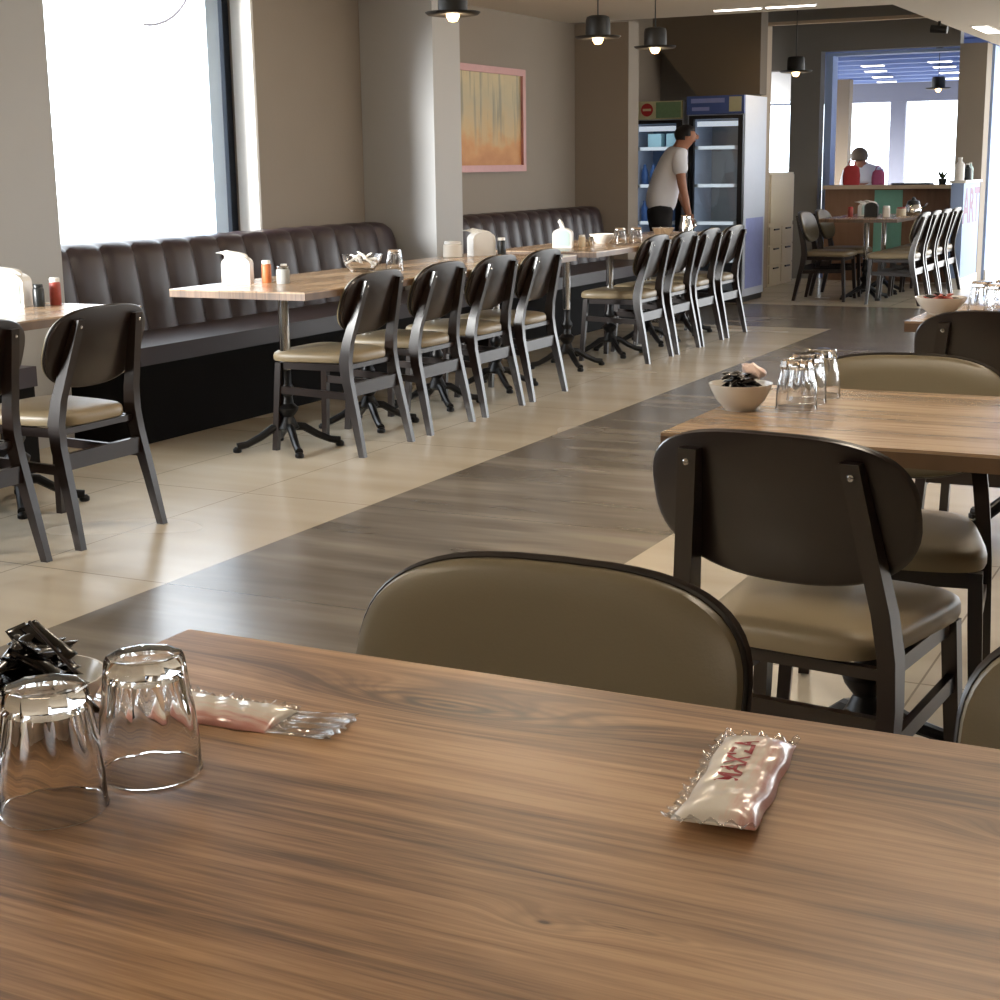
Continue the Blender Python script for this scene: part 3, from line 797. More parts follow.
# ------------------------------------------------------------------ wet-wipe packets
def packet(name, label, loc, rz, L, Wd, h, mats, lift=0.0, text=None, group=None, clear=.18, tilt=0):
    """pillow packet; local x runs along its length. The core holds the folded wipe, film fins stick out all around"""
    t = thing(name, label, 'packet', loc, rz, group)
    rnd = random.Random(len(label))
    NU, NV = 40, 16
    def top(u, v):
        e = max(0, 1-abs(v)**2.6)*max(0, 1-abs(u)**6)
        return .0015+h*e**.6+.0007*math.sin(u*17+v*5)*e+.0005*math.sin(v*19-u*6)*e
    def bot(u, v): return .0008
    def lift_z(u): return lift*max(0, -u-.1)**1.5
    def edge(u): return 1-.08*math.sin(u*9)*.4
    def pos(u, v, z): return (u*L/2, v*Wd/2*edge(u), z+lift_z(u))
    bm = B(); A = [[bm.verts.new(pos(-1+2*i/NU, -1+2*j/NV, top(-1+2*i/NU, -1+2*j/NV))) for j in range(NV+1)] for i in range(NU+1)]
    Bt = [[bm.verts.new(pos(-1+2*i/NU, -1+2*j/NV, bot(0, 0))) for j in range(NV+1)] for i in range(NU+1)]
    for i in range(NU):
        for j in range(NV):
            bm.faces.new((A[i][j], A[i+1][j], A[i+1][j+1], A[i][j+1])); bm.faces.new((Bt[i][j], Bt[i][j+1], Bt[i+1][j+1], Bt[i+1][j]))
        bm.faces.new((A[i][0], Bt[i][0], Bt[i+1][0], A[i+1][0])); bm.faces.new((A[i][NV], A[i+1][NV], Bt[i+1][NV], Bt[i][NV]))
    for j in range(NV):
        bm.faces.new((A[0][j], A[0][j+1], Bt[0][j+1], Bt[0][j])); bm.faces.new((A[NU][j], Bt[NU][j], Bt[NU][j+1], A[NU][j+1]))
    obj('wrapper', bm, M[mats[0]], t, auto=60)
    # clear film fins with zigzag cut at both ends and a wavy seam along one side
    for sgn in (-1, 1):
        bm = B(); n = 22; a = []; b = []; c = []
        for j in range(n+1):
            v = -1+2*j/n; w = Wd/2*edge(sgn)*v
            z0 = .0022+lift_z(sgn); wob = .002*math.sin(j*1.3)
            ext = clear*L*(.5 if j % 2 else .47)
            a.append((sgn*L/2*.985, w, z0)); b.append((sgn*(L/2+ext*.5), w*1.04, z0+lift*.25*(sgn < 0)+wob+.001)); c.append((sgn*(L/2+ext), w*1.08, z0+lift*.2*(sgn < 0)+wob*2+.0025))
        for r0, r1 in ((a, b), (b, c)):
            V0 = [bm.verts.new(p) for p in r0]; V1 = [bm.verts.new(p) for p in r1]
            for j in range(n): bm.faces.new((V0[j], V0[j+1], V1[j+1], V1[j]))
        bmesh.ops.remove_doubles(bm, verts=bm.verts, dist=1e-5)
        o = obj('end_fin', bm, M['film'], t)
        md = o.modifiers.new('thickness', 'SOLIDIFY'); md.thickness = .0004
    bm = B(); n = 40; a = []; b = []
    for i in range(n+1):
        u = -1+2*i/n
        a.append(bm.verts.new((u*L/2, Wd/2*edge(u)*.985, .002+lift_z(u)))); b.append(bm.verts.new((u*L/2, Wd/2*edge(u)+.006+.003*math.sin(i*1.7), .004+lift_z(u)+.0025*math.sin(i*2.1))))
    for i in range(n): bm.faces.new((a[i], a[i+1], b[i+1], b[i]))
    o = obj('side_seam', bm, M['film'], t); md = o.modifiers.new('thickness', 'SOLIDIFY'); md.thickness = .0004
    if text:
        me = text_mesh(text[0], text[1]); ang = text[3]
        ca, sa = math.cos(ang), math.sin(ang)
        for v in me.vertices:
            x, y = v.co.x*ca-v.co.y*sa+text[2][0], v.co.x*sa+v.co.y*ca+text[2][1]
            u, w = x/(L/2), y/(Wd/2); v.co = (x, y, top(u, w)+lift_z(u)+.0007)
        obj('lettering', None, M[text[4]], t, mesh=me, label='dark red lettering')
    return t
packet('wipe_packet', 'white and pink wet wipe packet with red lettering on the front table', (-.358, 1.142, TZ), PI/2+.12, .205, .064, .014, ('packet',), .011,
       ("MAX'ZA", .027, (.02, .004), 0, 'letter_red'), 'wipe packets on the front table', .08)
packet('wipe_packet', 'flat clear and red wipe packet beside the upturned front glass', (-.85, 1.106, TZ), .06, .13, .062, .009, ('packet',), 0.004,
       None, 'wipe packets on the front table', 1.0)
packet('wipe_packet', 'wipe packet at the right edge of the second table', (-.36, 2.9, TZ), PI/2+.5, .14, .06, .018, ('packet',), .0, None, None, .1)

# ------------------------------------------------------------------ napkin dispensers and condiments
def dispenser(label, loc, rz, w=.13, d=.07, h=.125, tuft=True, body='white_plastic', side='mint_plastic', tw=.85, th=.034):
    t = thing('napkin_dispenser', label, 'napkin dispenser', loc, rz, 'napkin dispensers on the window-side tables')
    pts = [(-w/2, 0), (w/2, 0), (w/2, h*.7)]
    for k in range(1, 12):
        a = k/12*PI; pts.append((w/2*math.cos(a)**1 if True else 0, h*.7+h*.3*math.sin(a)))
    pts.append((-w/2, h*.7))
    bm = B(); prism(bm, pts, lambda a, b, q: (a, q, b), -d/2, d/2); obj('body', bevel(bm, .004), M[body], t)
    bm = B(); prism(bm, [(x*.8, .012+z*.82) for x, z in pts], lambda a, b, q: (a, q, b), -d/2-.003, -d/2+.001); obj('face_plate', bm, M[side], t)
    bm = B(); prism(bm, [(x*.8, .012+z*.82) for x, z in pts], lambda a, b, q: (a, q, b), d/2-.001, d/2+.003); obj('face_plate', bm, M[side], t)
    if tuft:
        bm = B(); n = 8; rings = []
        for i in range(n+1):
            u = i/n; rings.append([(-w*tw/2+v*w*tw-(.05*u*u if tw > .4 else .02*u), .012*math.sin(v*5+u*3)*(.4+u)-.01+.03*u, h*(.97 if tw < .4 else .9)+th*u-(.35*th)*u*u*abs(v-.5)*2) for v in [q/6 for q in range(7)]])
        loft(bm, rings, closed=False, cap=False)
        o = obj('napkin', bm, M['paper'], t); md = o.modifiers.new('thickness', 'SOLIDIFY'); md.thickness = .0012
    return t
dispenser('white round-topped napkin dispenser before the big window', (-4.19, 5.74, TZ), .35)
dispenser('white overexposed napkin dispenser at the left edge', (-4.33, 4.47, TZ), .3, .14, .08, .13)
dispenser('white napkin dispenser before the bench under the picture edge', (-4.1, 7.98, TZ), .9, .14, .09, .135, True, 'white_plastic', 'white_plastic')
dispenser('mint napkin dispenser with a napkin standing up, under the picture', (-3.98, 8.86, TZ), .3, .12, .1, .12, True, 'white_plastic', 'mint_plastic', .25, .06)
def jar(label, loc, r, h, fill, lid='white_plastic', cat='condiment jar'):
    t = thing('condiment_jar', label, cat, loc, 0, 'condiment jars on the tables')
    bm = B(); lathe(bm, [(r*.92, 0), (r, .004), (r, h*.78), (r*.85, h*.84), (r*.001, h*.84)], 20); obj('body', bm, M[fill], t)
    bm = B(); lathe(bm, [(r*.88, h*.845), (r*.88, h*.97), (r*.8, h), (r*.001, h)], 20); obj('lid', bm, M[lid], t)
    return t
jar('orange spice jar beside the dispenser before the big window', (-4.075, 5.80, TZ), .022, .1, 'spice')
jar('small cream jar behind the orange spice jar by the window', (-4.035, 5.88, TZ), .017, .08, 'cream')
jar('glass-like pale shaker beside the spice jars by the window', (-3.965, 5.77, TZ), .03, .078, 'fridge_in', 'chrome')
jar('red spice jar beside the dispenser at the left edge', (-4.2, 4.57, TZ), .022, .105, 'red_spice')
jar('dark jar beside the dispenser at the left edge', (-4.22, 4.50, TZ), .022, .085, 'dark_plastic', 'dark_plastic')
jar('round white sugar pot glaring before the grey pillar', (-4.17, 7.76, TZ), .055, .09, 'porcelain')
jar('dark jar beside the dispenser before the grey pillar', (-3.99, 8.02, TZ), .025, .1, 'dark_plastic')
jar('small cream jar beside the mint dispenser', (-3.89, 8.95, TZ), .022, .075, 'cream')
jar('short chrome jar beside the mint dispenser', (-3.86, 9.02, TZ), .02, .06, 'chrome', 'chrome')
t = thing('jug', 'chrome jug on the table nearest the fridges', 'jug', (-3.86, 10.78, TZ))
bm = B(); lathe(bm, [(.04, 0), (.05, .01), (.052, .05), (.036, .1), (.034, .125), (.04, .135), (.036, .135), (.03, .125), (.001, .12)], 24); obj('body', bm, M['chrome'], t)
bm = B(); tube(bm, [(.036, 0, .11), (.07, 0, .1), (.075, 0, .06), (.05, 0, .035)], .006, 8); obj('handle', bm, M['chrome'], t)
# far table
dispenser('black napkin box on the farthest dining table', (-3.36, 14.42, TZ), .1, .12, .1, .13, True, 'dark_plastic', 'dark_plastic')
dispenser('white napkin dispenser behind the black box on the farthest table', (-3.46, 14.62, TZ), .5, .13, .09, .12)
jar('white jar on the farthest table beside the black box', (-3.22, 14.4, TZ), .035, .1, 'porcelain')
jar('cream jar on the farthest dining table', (-3.14, 14.66, TZ), .045, .08, 'cream', 'red_spice')
jar('red jar at the left end of the farthest table', (-3.55, 14.4, TZ), .025, .09, 'red_spice', 'red')
t = thing('kettle', 'black round kettle on the farthest table before the teal panel', 'kettle', (-3.08, 14.9, TZ))
bm = B(); lathe(bm, [(.05, 0), (.075, .02), (.08, .06), (.06, .1), (.03, .115), (.001, .118)], 24); obj('body', bm, M['chrome'], t)
bm = B(); lathe(bm, [(.064, .1), (.055, .13), (.02, .145), (.012, .165), (.001, .168)], 20); obj('lid', bm, M['dark_plastic'], t)
bm = B(); tube(bm, [(.06, 0, .05), (.11, 0, .08), (.13, 0, .11)], [.014, .01, .008], 8); obj('spout', bm, M['chrome'], t)

# ------------------------------------------------------------------ picture, cable
t = thing('framed_picture', 'pink framed painting of orange autumn park on the brown wall', 'picture', (LW, 10.13, 1.2))
b = B(); wy, wz = 1.19, .78
for y0, y1, z0, z1 in ((0, wy, 0, .05), (0, wy, wz-.05, wz), (0, .05, .05, wz-.05), (wy-.05, wy, .05, wz-.05)): box(b, .002, .04, y0, y1, z0, z1)
obj('frame', bevel(b, .006), M['frame_pink'], t)
c = obj('canvas', box(B(), .004, .018, 0, wy-.1, 0, wz-.1), M['painting'], t); c.location = (0, .05, .05)
o = obj('hanging_cable', tube(B(), [(LW-.6, 7.98+.5*math.cos(a)-.5, 2.5+.42*math.sin(a)) for a in [-.1-.15*k for k in range(11)]], .008, 6), M['cable'])
tag(o, 'thin grey cable curling down outside the top of the big window', 'cable')
bm = B(); tube(bm, [(LW-.6, 7.98, 2.46), (LW-.6, 7.98, 3.2)], .008, 6); ob2 = obj('strand', bm, M['cable'], o)

# ------------------------------------------------------------------ fridges
def fridge(label, x0, x1, y0, y1, h, header, liner, stock):
    t = thing('display_fridge', label, 'fridge', ((x0+x1)/2, y0, 0), 0, 'glass-door drink fridges')
    w = (x1-x0)/2; d = y1-y0; hb = h-.19
    b = B(); box(b, -w, -w+.035, .03, d, .05, h); box(b, w-.035, w, .03, d, .05, h); box(b, -w+.035, w-.035, d-.04, d, .05, h)
    box(b, -w+.035, w-.035, .03, d-.04, .05, .16); box(b, -w+.035, w-.035, .03, d-.04, h-.2, h)
    obj('cabinet', b, M['fridge_white'], t, smooth=False)
    obj('liner', box(B(), -w+.036, w-.036, d-.06, d-.041, .161, h-.201), M[liner], t)
    for k in range(4):
        z = .36+k*.335
        b = B(); box(b, -w+.037, w-.037, .05, d-.065, z, z+.018); box(b, -w+.037, w-.037, .045, .05, z, z+.03); obj('shelf', b, M['shelf_white'], t, smooth=False)
    obj('header', rbox(-w+.002, w-.002, -.005, .029, hb+.03, h, .004), M[header[0]], t)
    for (xa, xb, za, zb, mm) in header[1]:
        obj('sign_print', box(B(), -w+xa*2*w, -w+xb*2*w, -.009, -.0051, hb+.03+za*(h-hb-.03), hb+.03+zb*(h-hb-.03)), M[mm], t)
    dr = bpy.data.objects.new('door', None)
    b = B(); z0, z1 = .06, hb+.02
    box(b, -w+.03, -w+.075, -.02, .025, z0, z1); box(b, w-.05, w-.005, -.02, .025, z0, z1); box(b, -w+.075, w-.05, -.02, .025, z0, z0+.05); box(b, -w+.075, w-.05, -.02, .025, z1-.03, z1)
    do = obj('door', b, M['fridge_black'], t, smooth=False)
    bpy.data.objects.remove(dr)
    obj('door_glass', box(B(), -w+.075, w-.05, .0, .006, z0+.05, z1-.03), M['glass_door'], do)
    obj('handle', rbox(-w+.034, -w+.052, -.05, -.021, .85, 1.25, .004), M['fridge_black'], do)
    obj('base_grille', rbox(-w+.01, w-.01, .0, d-.02, 0.0, .049, .003), M['fridge_black'], t)
    obj('light_strip', rbox(-w+.09, w-.065, .032, .044, hb-.075, hb-.03, .002), M['tube_dim'], t)
    L_ = bpy.data.lights.new('fridge_light', 'AREA'); L_.shape = 'RECTANGLE'; L_.size = 2*w-.2; L_.size_y = 1.2; L_.energy = 1.3; L_.color = (.9, .95, 1)
    lo = bpy.data.objects.new('fridge_light', L_); COL.objects.link(lo); lo.location = ((x0+x1)/2, y0+.04, .95); lo.rotation_euler = (PI/2, 0, 0)
    return t
FR = fridge('large glass-door fridge with blue header and empty shelves', -4.84, -4.30, 13.5, 14.17, 1.83,
       ('fridge_blue', [(.08, .66, .62, .86, 'sign_blue'), (.1, .4, .2, .4, 'sign_blue'), (.74, .95, .12, .92, 'sign_cream')]), 'fridge_in', None)
# print on its right side
b = B(); box(b, .2701, .272, .1, .62, .12, .75); obj('side_print', b, M['sign_blue'], FR)
fridge('bluish glass-door fridge behind the standing person, with red round sign', -5.42, -4.9, 13.55, 14.15, 1.80,
       ('sign_cream', [(.52, .98, .06, .94, 'sign_green')]), 'fridge_in_blue', None)
bm = B(); lathe(bm, [(.001, 0), (.058, 0), (.058, .004), (.001, .004)], 28)
for v in bm.verts: x, y, z = v.co; v.co = (x-5.235, 13.5445-z-.005, y+1.725)
o = obj('round_sign', bm, M['sign_red']); tag(o, 'red round emblem on the header of the bluish fridge', 'sign')
bm = B(); box(bm, -5.275, -5.195, 13.5345, 13.5384, 1.715, 1.735); obj('emblem_bar', bm, M['sign_cream'], o)
for i, (x, w) in enumerate(((-5.21, .13), (-5.03, .13))):
    o = obj('carton', rbox(-w/2, w/2, -.05, .05, 0, .13, .003), M['cyan']); o.location = (x, 13.72, 1.384)
    tag(o, ('left' if i == 0 else 'right')+' pale cyan carton on the top shelf of the bluish fridge', 'carton', 'cyan cartons')
bt = B(); lathe(bt, [(.03, 0), (.033, .01), (.033, .12), (.014, .17), (.014, .19), (.001, .19)], 12)
bmesh_bottle = bpy.data.meshes.new('bottle')
for f in bt.faces: f.smooth = True
bt.to_mesh(bmesh_bottle); bt.free(); bmesh_bottle.materials.append(M['blue_pack'])
for zi, nm in ((.378, 'bottom'), (.713, 'second'), (1.048, 'third')):
    for k in range(5):
        o = bpy.data.objects.new('bottle', bmesh_bottle); COL.objects.link(o); o.location = (-5.33+k*.085, 13.74, zi+.001)
        tag(o, 'blue bottle on the %s shelf of the bluish fridge' % nm, 'bottle', 'blue bottles on the %s fridge shelf' % nm)

# ------------------------------------------------------------------ drawer cabinet
t = thing('drawer_cabinet', 'tall cream cabinet with small drawers beyond the beige post', 'cabinet', (-4.6, 15.3, 0))
obj('body', rbox(-.32, 0, 0, .87, 0, 1.14, .004), M['cream'], t)
for i in range(3):
    for j in range(2):
        y0, z0 = .02+j*.42, .03+i*.195
        d_ = obj('drawer', rbox(.0, .015, y0, y0+.4, z0, z0+.18, .003), M['cream'], t)
        obj('handle', rbox(.0151, .03, y0+.12, y0+.28, z0+.145, z0+.16, .003), M['iron'], d_)
obj('door', rbox(.0, .015, .02, .84, .64, 1.12, .003), M['cream'], t)

# ------------------------------------------------------------------ counter in the portal
t = thing('serving_counter', 'brown fronted counter with teal panel and cream top in the opening', 'counter', (-4.4, 16.8, 0))
obj('front', rbox(.06, 1.36, -.32, -.215, 0, .955, .004), M['brown_panel'], t)
obj('teal_panel', rbox(.59, .88, -.335, -.3205, .3, .945, .003), M['teal'], t)
obj('counter_top', rbox(.06, 1.38, -.42, -.02, .956, .995, .004), M['counter_top'], t)
t = thing('white_counter', 'white counter end with plum lettering beside the row of chairs', 'counter', (-2.76, 15.66, 0))
obj('body', rbox(-.12, 0, 0, .91, .1, 1.02, .004), M['white_wall'], t)
obj('top', rbox(-.14, .02, -.02, .92, 1.021, 1.045, .004), M['white_plastic'], t)
obj('kick_board', rbox(-.11, .01, .01, .91, 0, .099, .003), M['white_plastic'], t)
me = text_mesh('ART', .5)
for v in me.vertices:
    x, y = v.co.x, v.co.y; v.co = (.0015, .455+x*.95, .78+y*.95)
obj('lettering', None, M['letter_plum'], t, mesh=me, label='plum lettering')
def bottle(label, loc, r, h, m):
    t = thing('bottle', label, 'bottle', loc, 0, 'things on the white counter')
    bm = B(); lathe(bm, [(r*.95, 0), (r, .006), (r, h*.68), (r*.45, h*.82), (r*.4, h*.92), (r*.001, h*.92)], 18); obj('body', bm, M[m], t)
    bm = B(); lathe(bm, [(r*.45, h*.921), (r*.45, h), (r*.001, h)], 14); obj('cap', bm, M['white_plastic'], t)
bottle('white bottle standing on the white counter end', (-2.82, 15.74, 1.046), .045, .22, 'white_plastic')
bottle('dark bottle beside the white bottle on the counter end', (-2.80, 16.05, 1.046), .04, .16, 'dark_plastic')
bottle('slim pale bottle at the far end of the white counter', (-2.80, 16.2, 1.046), .03, .17, 'mint_plastic')
t = thing('potted_plant', 'small dull green plant beside the bottles on the counter', 'plant', (-3.13, 16.52, .996))
bm = B(); lathe(bm, [(.035, 0), (.045, .06), (.04, .06), (.001, .05)], 16); obj('pot', bm, M['dark_plastic'], t)
bm = B()
for k in range(14):
    a = k*2.4; l = .09+.03*math.sin(k); p0 = Vector((0, 0, .05)); d = Vector((math.cos(a)*.6, math.sin(a)*.6, .8)).normalized(); s = Vector((-math.sin(a), math.cos(a), 0))*.018
    q = [bm.verts.new(p0), bm.verts.new(p0+d*l*.5+s), bm.verts.new(p0+d*l), bm.verts.new(p0+d*l*.5-s)]; bm.faces.new(q)
lf = obj('leaves', bm, M['green_leaf'], t); md = lf.modifiers.new('thickness', 'SOLIDIFY'); md.thickness = .003
o = obj('tray', rbox(-.2, .2, -.1, .1, 0, .018, .005), M['dark_plastic']); o.location = (-3.45, 16.6, .996)
tag(o, 'flat dark tray on the cream counter top by the bright window', 'tray')

# ------------------------------------------------------------------ people
def skin_mesh(name, verts, edges, radii, m, parent=None, root=0, levels=2):
    me = bpy.data.meshes.new(name); me.from_pydata(verts, edges, []); me.update()
    o = bpy.data.objects.new(name, me); COL.objects.link(o)
    if parent is not None: o.parent = parent
    md = o.modifiers.new('skin', 'SKIN'); md.use_smooth_shade = True
    for i, r in enumerate(radii):
        sv = me.skin_vertices[0].data[i]
        sv.radius = r if isinstance(r, tuple) else (r, r)
        sv.use_root = (i == root)
    sb = o.modifiers.new('smooth', 'SUBSURF'); sb.levels = levels; sb.render_levels = levels
    me.materials.append(m)
    return o
def bake(o):
    dg = bpy.context.evaluated_depsgraph_get(); dg.update()
    me = bpy.data.meshes.new_from_object(o.evaluated_get(dg)); o.modifiers.clear(); o.data = me
    for p in me.polygons: p.use_smooth = True
    return o

def person_at_fridge():
    t = thing('person', 'person in white shirt and black trousers leaning towards the fridge', 'person', (-4.86, 12.95, 0), .55)
    # faces +x (towards the right), stooping; y = sideways (near side is -y)
    V = [(-.02, 0, .84), (0, 0, .98), (.05, 0, 1.14), (.10, 0, 1.27), (.15, 0, 1.345), (.185, 0, 1.41), (.213, 0, 1.478), (.212, 0, 1.538),    # 0-7 pelvis to head
         (.11, -.17, 1.31), (.13, -.205, 1.08), (.18, -.20, .87), (.2, -.19, .79),               # near arm 8-11
         (.11, .17, 1.31), (.16, .2, 1.09), (.24, .18, .88), (.27, .16, .80),                    # far arm 12-15
         (-.02, -.09, .78), (.0, -.1, .45), (-.03, -.1, .09), (.07, -.11, .035),                 # near leg 16-19
         (-.02, .09, .78), (.03, .1, .45), (.0, .1, .09), (.10, .11, .035)]                      # far leg 20-23
    E = [(0, 1), (1, 2), (2, 3), (3, 4), (4, 5), (5, 6), (6, 7), (3, 8), (8, 9), (9, 10), (10, 11), (3, 12), (12, 13), (13, 14), (14, 15), (0, 16), (16, 17), (17, 18), (18, 19), (0, 20), (20, 21), (21, 22), (22, 23)]
    Rr = [.085, .085, .1, .105, .07, .066, .108, .082, .055, .042, .032, .03, .055, .042, .032, .03, .07, .055, .042, .04, .07, .055, .042, .04]
    body = skin_mesh('body', V, E, Rr, M['skin'], t); bake(body)
    # face: nose, eyes, ear, mouth on the head
    def blob(c, r, m, nm, sx=1, sy=1, sz=1):
        bm = B(); bmesh.ops.create_uvsphere(bm, u_segments=16, v_segments=10, radius=r)
        for v in bm.verts: v.co = (v.co.x*sx+c[0], v.co.y*sy+c[1], v.co.z*sz+c[2])
        return obj(nm, bm, m, t)
    blob((.303, 0, 1.468), .016, M['skin'], 'nose', 1.1, .8, 1.4)
    for sy in (-1, 1):
        blob((.291, sy*.03, 1.492), .007, M['dark_plastic'], 'eye'); blob((.208, sy*.086, 1.478), .021, M['skin'], 'ear', .7, .4, 1.2)
    blob((.288, 0, 1.432), .013, M['red_spice'], 'mouth', .5, 1.5, .4)
    # hair cap
    bm = B(); bmesh.ops.create_uvsphere(bm, u_segments=24, v_segments=16, radius=1)
    for v in list(bm.verts):
        if v.co.z < -.75 or (v.co.x > .3 and v.co.z < .12+v.co.x*.35) or (v.co.x > -.1 and v.co.z < -.25): bm.verts.remove(v)
    for v in bm.verts: v.co = (v.co.x*.1+.203, v.co.y*.097, v.co.z*.084+1.492)
    hr = obj('hair', bm, M['hair'], t); md = hr.modifiers.new('thickness', 'SOLIDIFY'); md.thickness = .012
    # shirt with short sleeves
    V2 = [(-.03, 0, .80), (0, 0, .99), (.05, 0, 1.14), (.10, 0, 1.27), (.145, 0, 1.355), (.11, -.17, 1.31), (.125, -.2, 1.14), (.11, .17, 1.31), (.165, .205, 1.13)]
    E2 = [(0, 1), (1, 2), (2, 3), (3, 4), (3, 5), (5, 6), (3, 7), (7, 8)]
    s = skin_mesh('shirt', V2, E2, [.158, .15, .15, .155, .085, .08, .07, .08, .07], M['shirt'], t); bake(s)
    V3 = [(-.02, 0, .92), (-.02, 0, .83), (-.02, -.09, .76), (0, -.1, .45), (-.03, -.1, .1), (-.02, .09, .76), (.03, .1, .45), (0, .1, .1)]
    E3 = [(0, 1), (1, 2), (2, 3), (3, 4), (1, 5), (5, 6), (6, 7)]
    s = skin_mesh('trousers', V3, E3, [.135, .135, .1, .075, .06, .1, .075, .06], M['trousers'], t); bake(s)
    # fingers: five short chains per hand rooted in the palm
    for hx, hy, hz, d in ((.2, -.19, .77, (.12, 0, -1)), (.28, .155, .78, (.15, 0, -1))):
        d = Vector(d).normalized()
        for k in range(5):
            s_ = (k-2)*.014; ln = (.05, .07, .075, .07, .055)[k]
            o0 = Vector((hx, hy, hz))+Vector((s_ if abs(d.z) > .5 else 0, 0 if abs(d.z) > .5 else s_, 0))
            e = o0+d*ln+Vector((0, .012, 0)); m_ = o0+d*ln*.5
            obj('finger', tube(B(), [o0-d*.02, m_, e], [.009, .009, .007], 8), M['skin'], body)
    for sy, fx in ((-.11, .04), (.11, .07)):
        obj('shoe', rbox(fx-.11, fx+.15, sy-.045, sy+.045, 0, .075, .025, 3), M['dark_plastic'], t)
    return t
person_at_fridge()

def person_far():
    t = thing('person', 'person in white shirt bending behind the far counter by the window', 'person', (-4.25, 17.85, 0), 0)
    V = [(0, 0, .8), (0, 0, .92), (0, -.05, 1.05), (0, -.1, 1.12), (-.02, -.14, 1.2), (-.03, -.17, 1.27),
         (-.17, -.1, 1.09), (-.2, -.16, .9), (-.1, -.3, .86), (.17, -.1, 1.09), (.2, -.16, .9), (.1, -.3, .86),
         (-.09, 0, .75), (-.1, 0, .42), (-.1, .02, .06), (.09, 0, .75), (.1, 0, .42), (.1, .02, .06)]
    E = [(0, 1), (1, 2), (2, 3), (3, 4), (4, 5), (3, 6), (6, 7), (7, 8), (3, 9), (9, 10), (10, 11), (0, 12), (12, 13), (13, 14), (0, 15), (15, 16), (16, 17)]
    body = skin_mesh('body', V, E, [.09, .09, .1, .085, .05, .085, .06, .045, .035, .06, .045, .035, .09, .06, .045, .09, .06, .045], M['skin'], t); bake(body)
    bm = B(); bmesh.ops.create_uvsphere(bm, u_segments=20, v_segments=12, radius=.098)
    for v in list(bm.verts):
        if v.co.z < -.05: bm.verts.remove(v)
    for v in bm.verts: v.co = (v.co.x-.03, v.co.y-.165, v.co.z+1.3)
    hr = obj('hair', bm, M['hair_brown'], t); md = hr.modifiers.new('thickness', 'SOLIDIFY'); md.thickness = .01
    s = skin_mesh('shirt', [(.02, .05, .82), (.02, .03, .93), (.02, -.03, 1.06), (.0, -.1, 1.15), (-.17, -.1, 1.1), (-.2, -.16, .92), (.17, -.08, 1.1), (.2, -.16, .92), (-.015, -.13, 1.21)],
                  [(0, 1), (1, 2), (2, 3), (3, 4), (4, 5), (3, 6), (6, 7), (3, 8)], [.16, .155, .165, .135, .085, .065, .085, .065, .07], M['shirt'], t); bake(s)
    s = skin_mesh('trousers', [(0, 0, .85), (-.09, 0, .74), (-.1, 0, .42), (-.1, .02, .1), (.09, 0, .74), (.1, 0, .42), (.1, .02, .1)], [(0, 1), (1, 2), (2, 3), (0, 4), (4, 5), (5, 6)], [.14, .1, .075, .06, .1, .075, .06], M['trousers'], t); bake(s)
    for sx in (-1, 1):
        obj('shoe', rbox(sx*.1-.045, sx*.1+.045, -.14, .1, 0, .075, .025, 3), M['dark_plastic'], t)
person_far()
def bag(label, loc, m, s):
    t = thing('bag', label, 'bag', loc, .3)
    out = sup(.09*s, .055*s, 3.2, 3.2, 28)
    bm = B(); stack(bm, out, [(.92, 0), (1, .02*s), (1.02, .1*s), (.9, .17*s), (.6, .2*s), (.3, .205*s)]); obj('body', bm, M[m], t)
    bm = B(); tube(bm, [(.04*s*math.cos(a), 0, .19*s+.07*s*math.sin(a)) for a in [PI*k/10 for k in range(11)]], .006, 6); obj('handle', bm, M[m], t)
bag('red bag on the cream counter before the bright window', (-4.1, 16.62, .996), 'red', 1.0)
bag('small magenta bag on the cream counter beside the person', (-3.82, 16.64, .996), 'pink', .75)

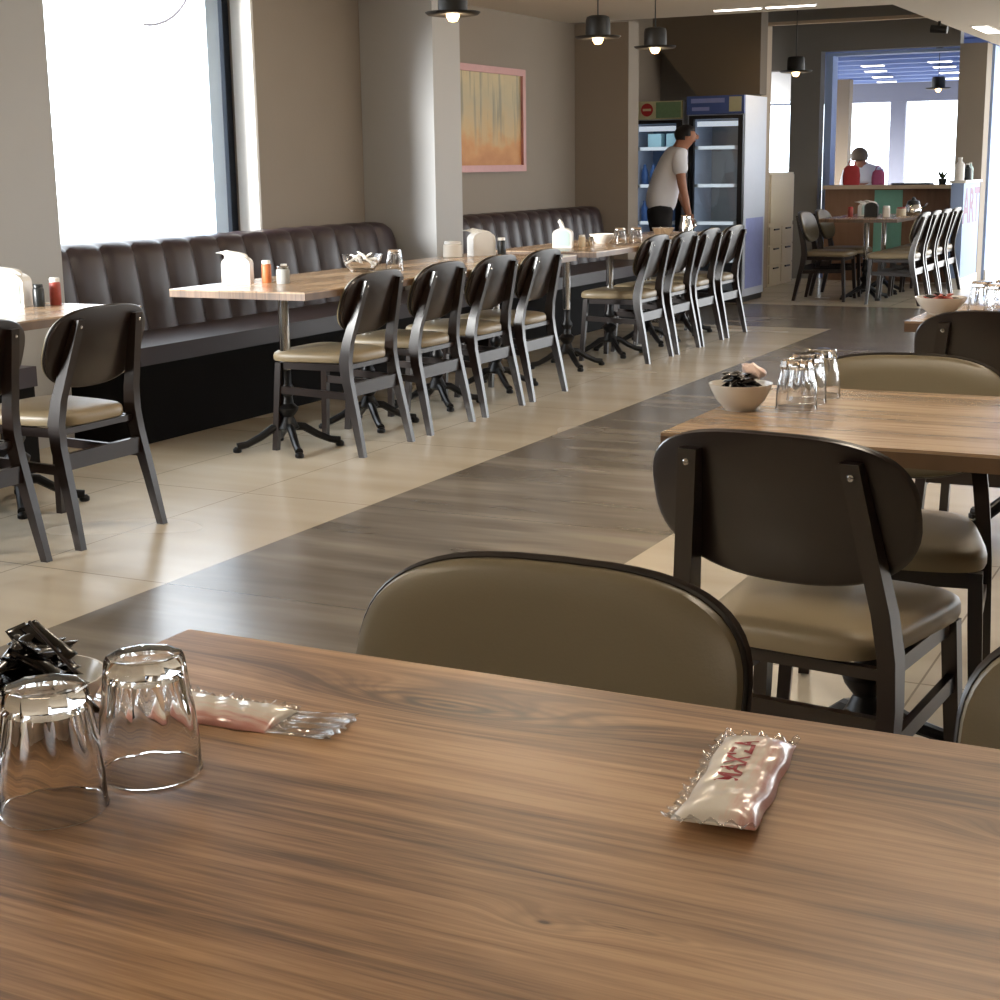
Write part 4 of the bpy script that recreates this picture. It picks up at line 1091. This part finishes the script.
# ------------------------------------------------------------------ light
world = bpy.data.worlds.new('daylight'); sc.world = world; world.use_nodes = True
nt = world.node_tree; bg = nt.nodes['Background']; bg.inputs[0].default_value = (.93, .97, 1, 1); bg.inputs[1].default_value = 6.0
S = bpy.data.lights.new('sun', 'SUN'); S.energy = 17.0; S.angle = math.radians(20); S.color = (1, .96, .9)
so = bpy.data.objects.new('sun', S); COL.objects.link(so)
so.rotation_euler = Vector((.42, .86, -.2)).to_track_quat('-Z', 'Y').to_euler()
def area(name, loc, sx, sy, e, c, rot=(0, 0, 0)):
    L = bpy.data.lights.new(name, 'AREA'); L.shape = 'RECTANGLE'; L.size = sx; L.size_y = sy; L.energy = e; L.color = c
    o = bpy.data.objects.new(name, L); COL.objects.link(o); o.location = loc; o.rotation_euler = rot; return o
# warm fill lights added out of view below the ceiling, without any fixtures
for i, (x, y) in enumerate(((-.45, -1.2), (-.45, 3.0), (-.45, 6.0), (-.45, 9.0), (-2.4, 1.0), (-2.4, 5.0), (-2.4, 9.0))):
    area('ceiling_fill_light', (x, y, CZ-.03), .5, .5, 16 if x > -1 else (24 if y < 8 else 12), (1, .86, .68))

# ------------------------------------------------------------------ camera
F = 1536.25; yaw, pitch, roll = .46492388, .21377917, -.01387151
cy, sy = math.cos(yaw), math.sin(yaw); cp, sp = math.cos(pitch), math.sin(pitch)
f = Vector((-sy*cp, cy*cp, -sp)); r = Vector((cy, sy, 0)); u = r.cross(f)
r2 = math.cos(roll)*r+math.sin(roll)*u; u2 = -math.sin(roll)*r+math.cos(roll)*u
cam = bpy.data.cameras.new('camera'); co = bpy.data.objects.new('camera', cam); COL.objects.link(co)
mw = Matrix((r2, u2, -f)).transposed().to_4x4(); mw.translation = (0, 0, 1.24); co.matrix_world = mw
cam.sensor_width = 36; cam.sensor_fit = 'HORIZONTAL'; cam.lens = F/1000*36; cam.clip_start = .05; cam.clip_end = 300
sc.camera = co
sc.view_settings.view_transform = 'Standard'; sc.view_settings.look = 'None'; sc.view_settings.gamma = 1
sc.view_settings.use_curve_mapping = False; sc.view_settings.exposure = 0.13
sc.cycles.use_denoising = True; sc.cycles.denoising_prefilter = 'ACCURATE'; sc.cycles.denoising_input_passes = 'RGB_ALBEDO_NORMAL'
sc.cycles.max_bounces = 14; sc.cycles.diffuse_bounces = 6; sc.cycles.glossy_bounces = 5; sc.cycles.transmission_bounces = 12; sc.cycles.transparent_max_bounces = 16
sc.cycles.sample_clamp_indirect = 6
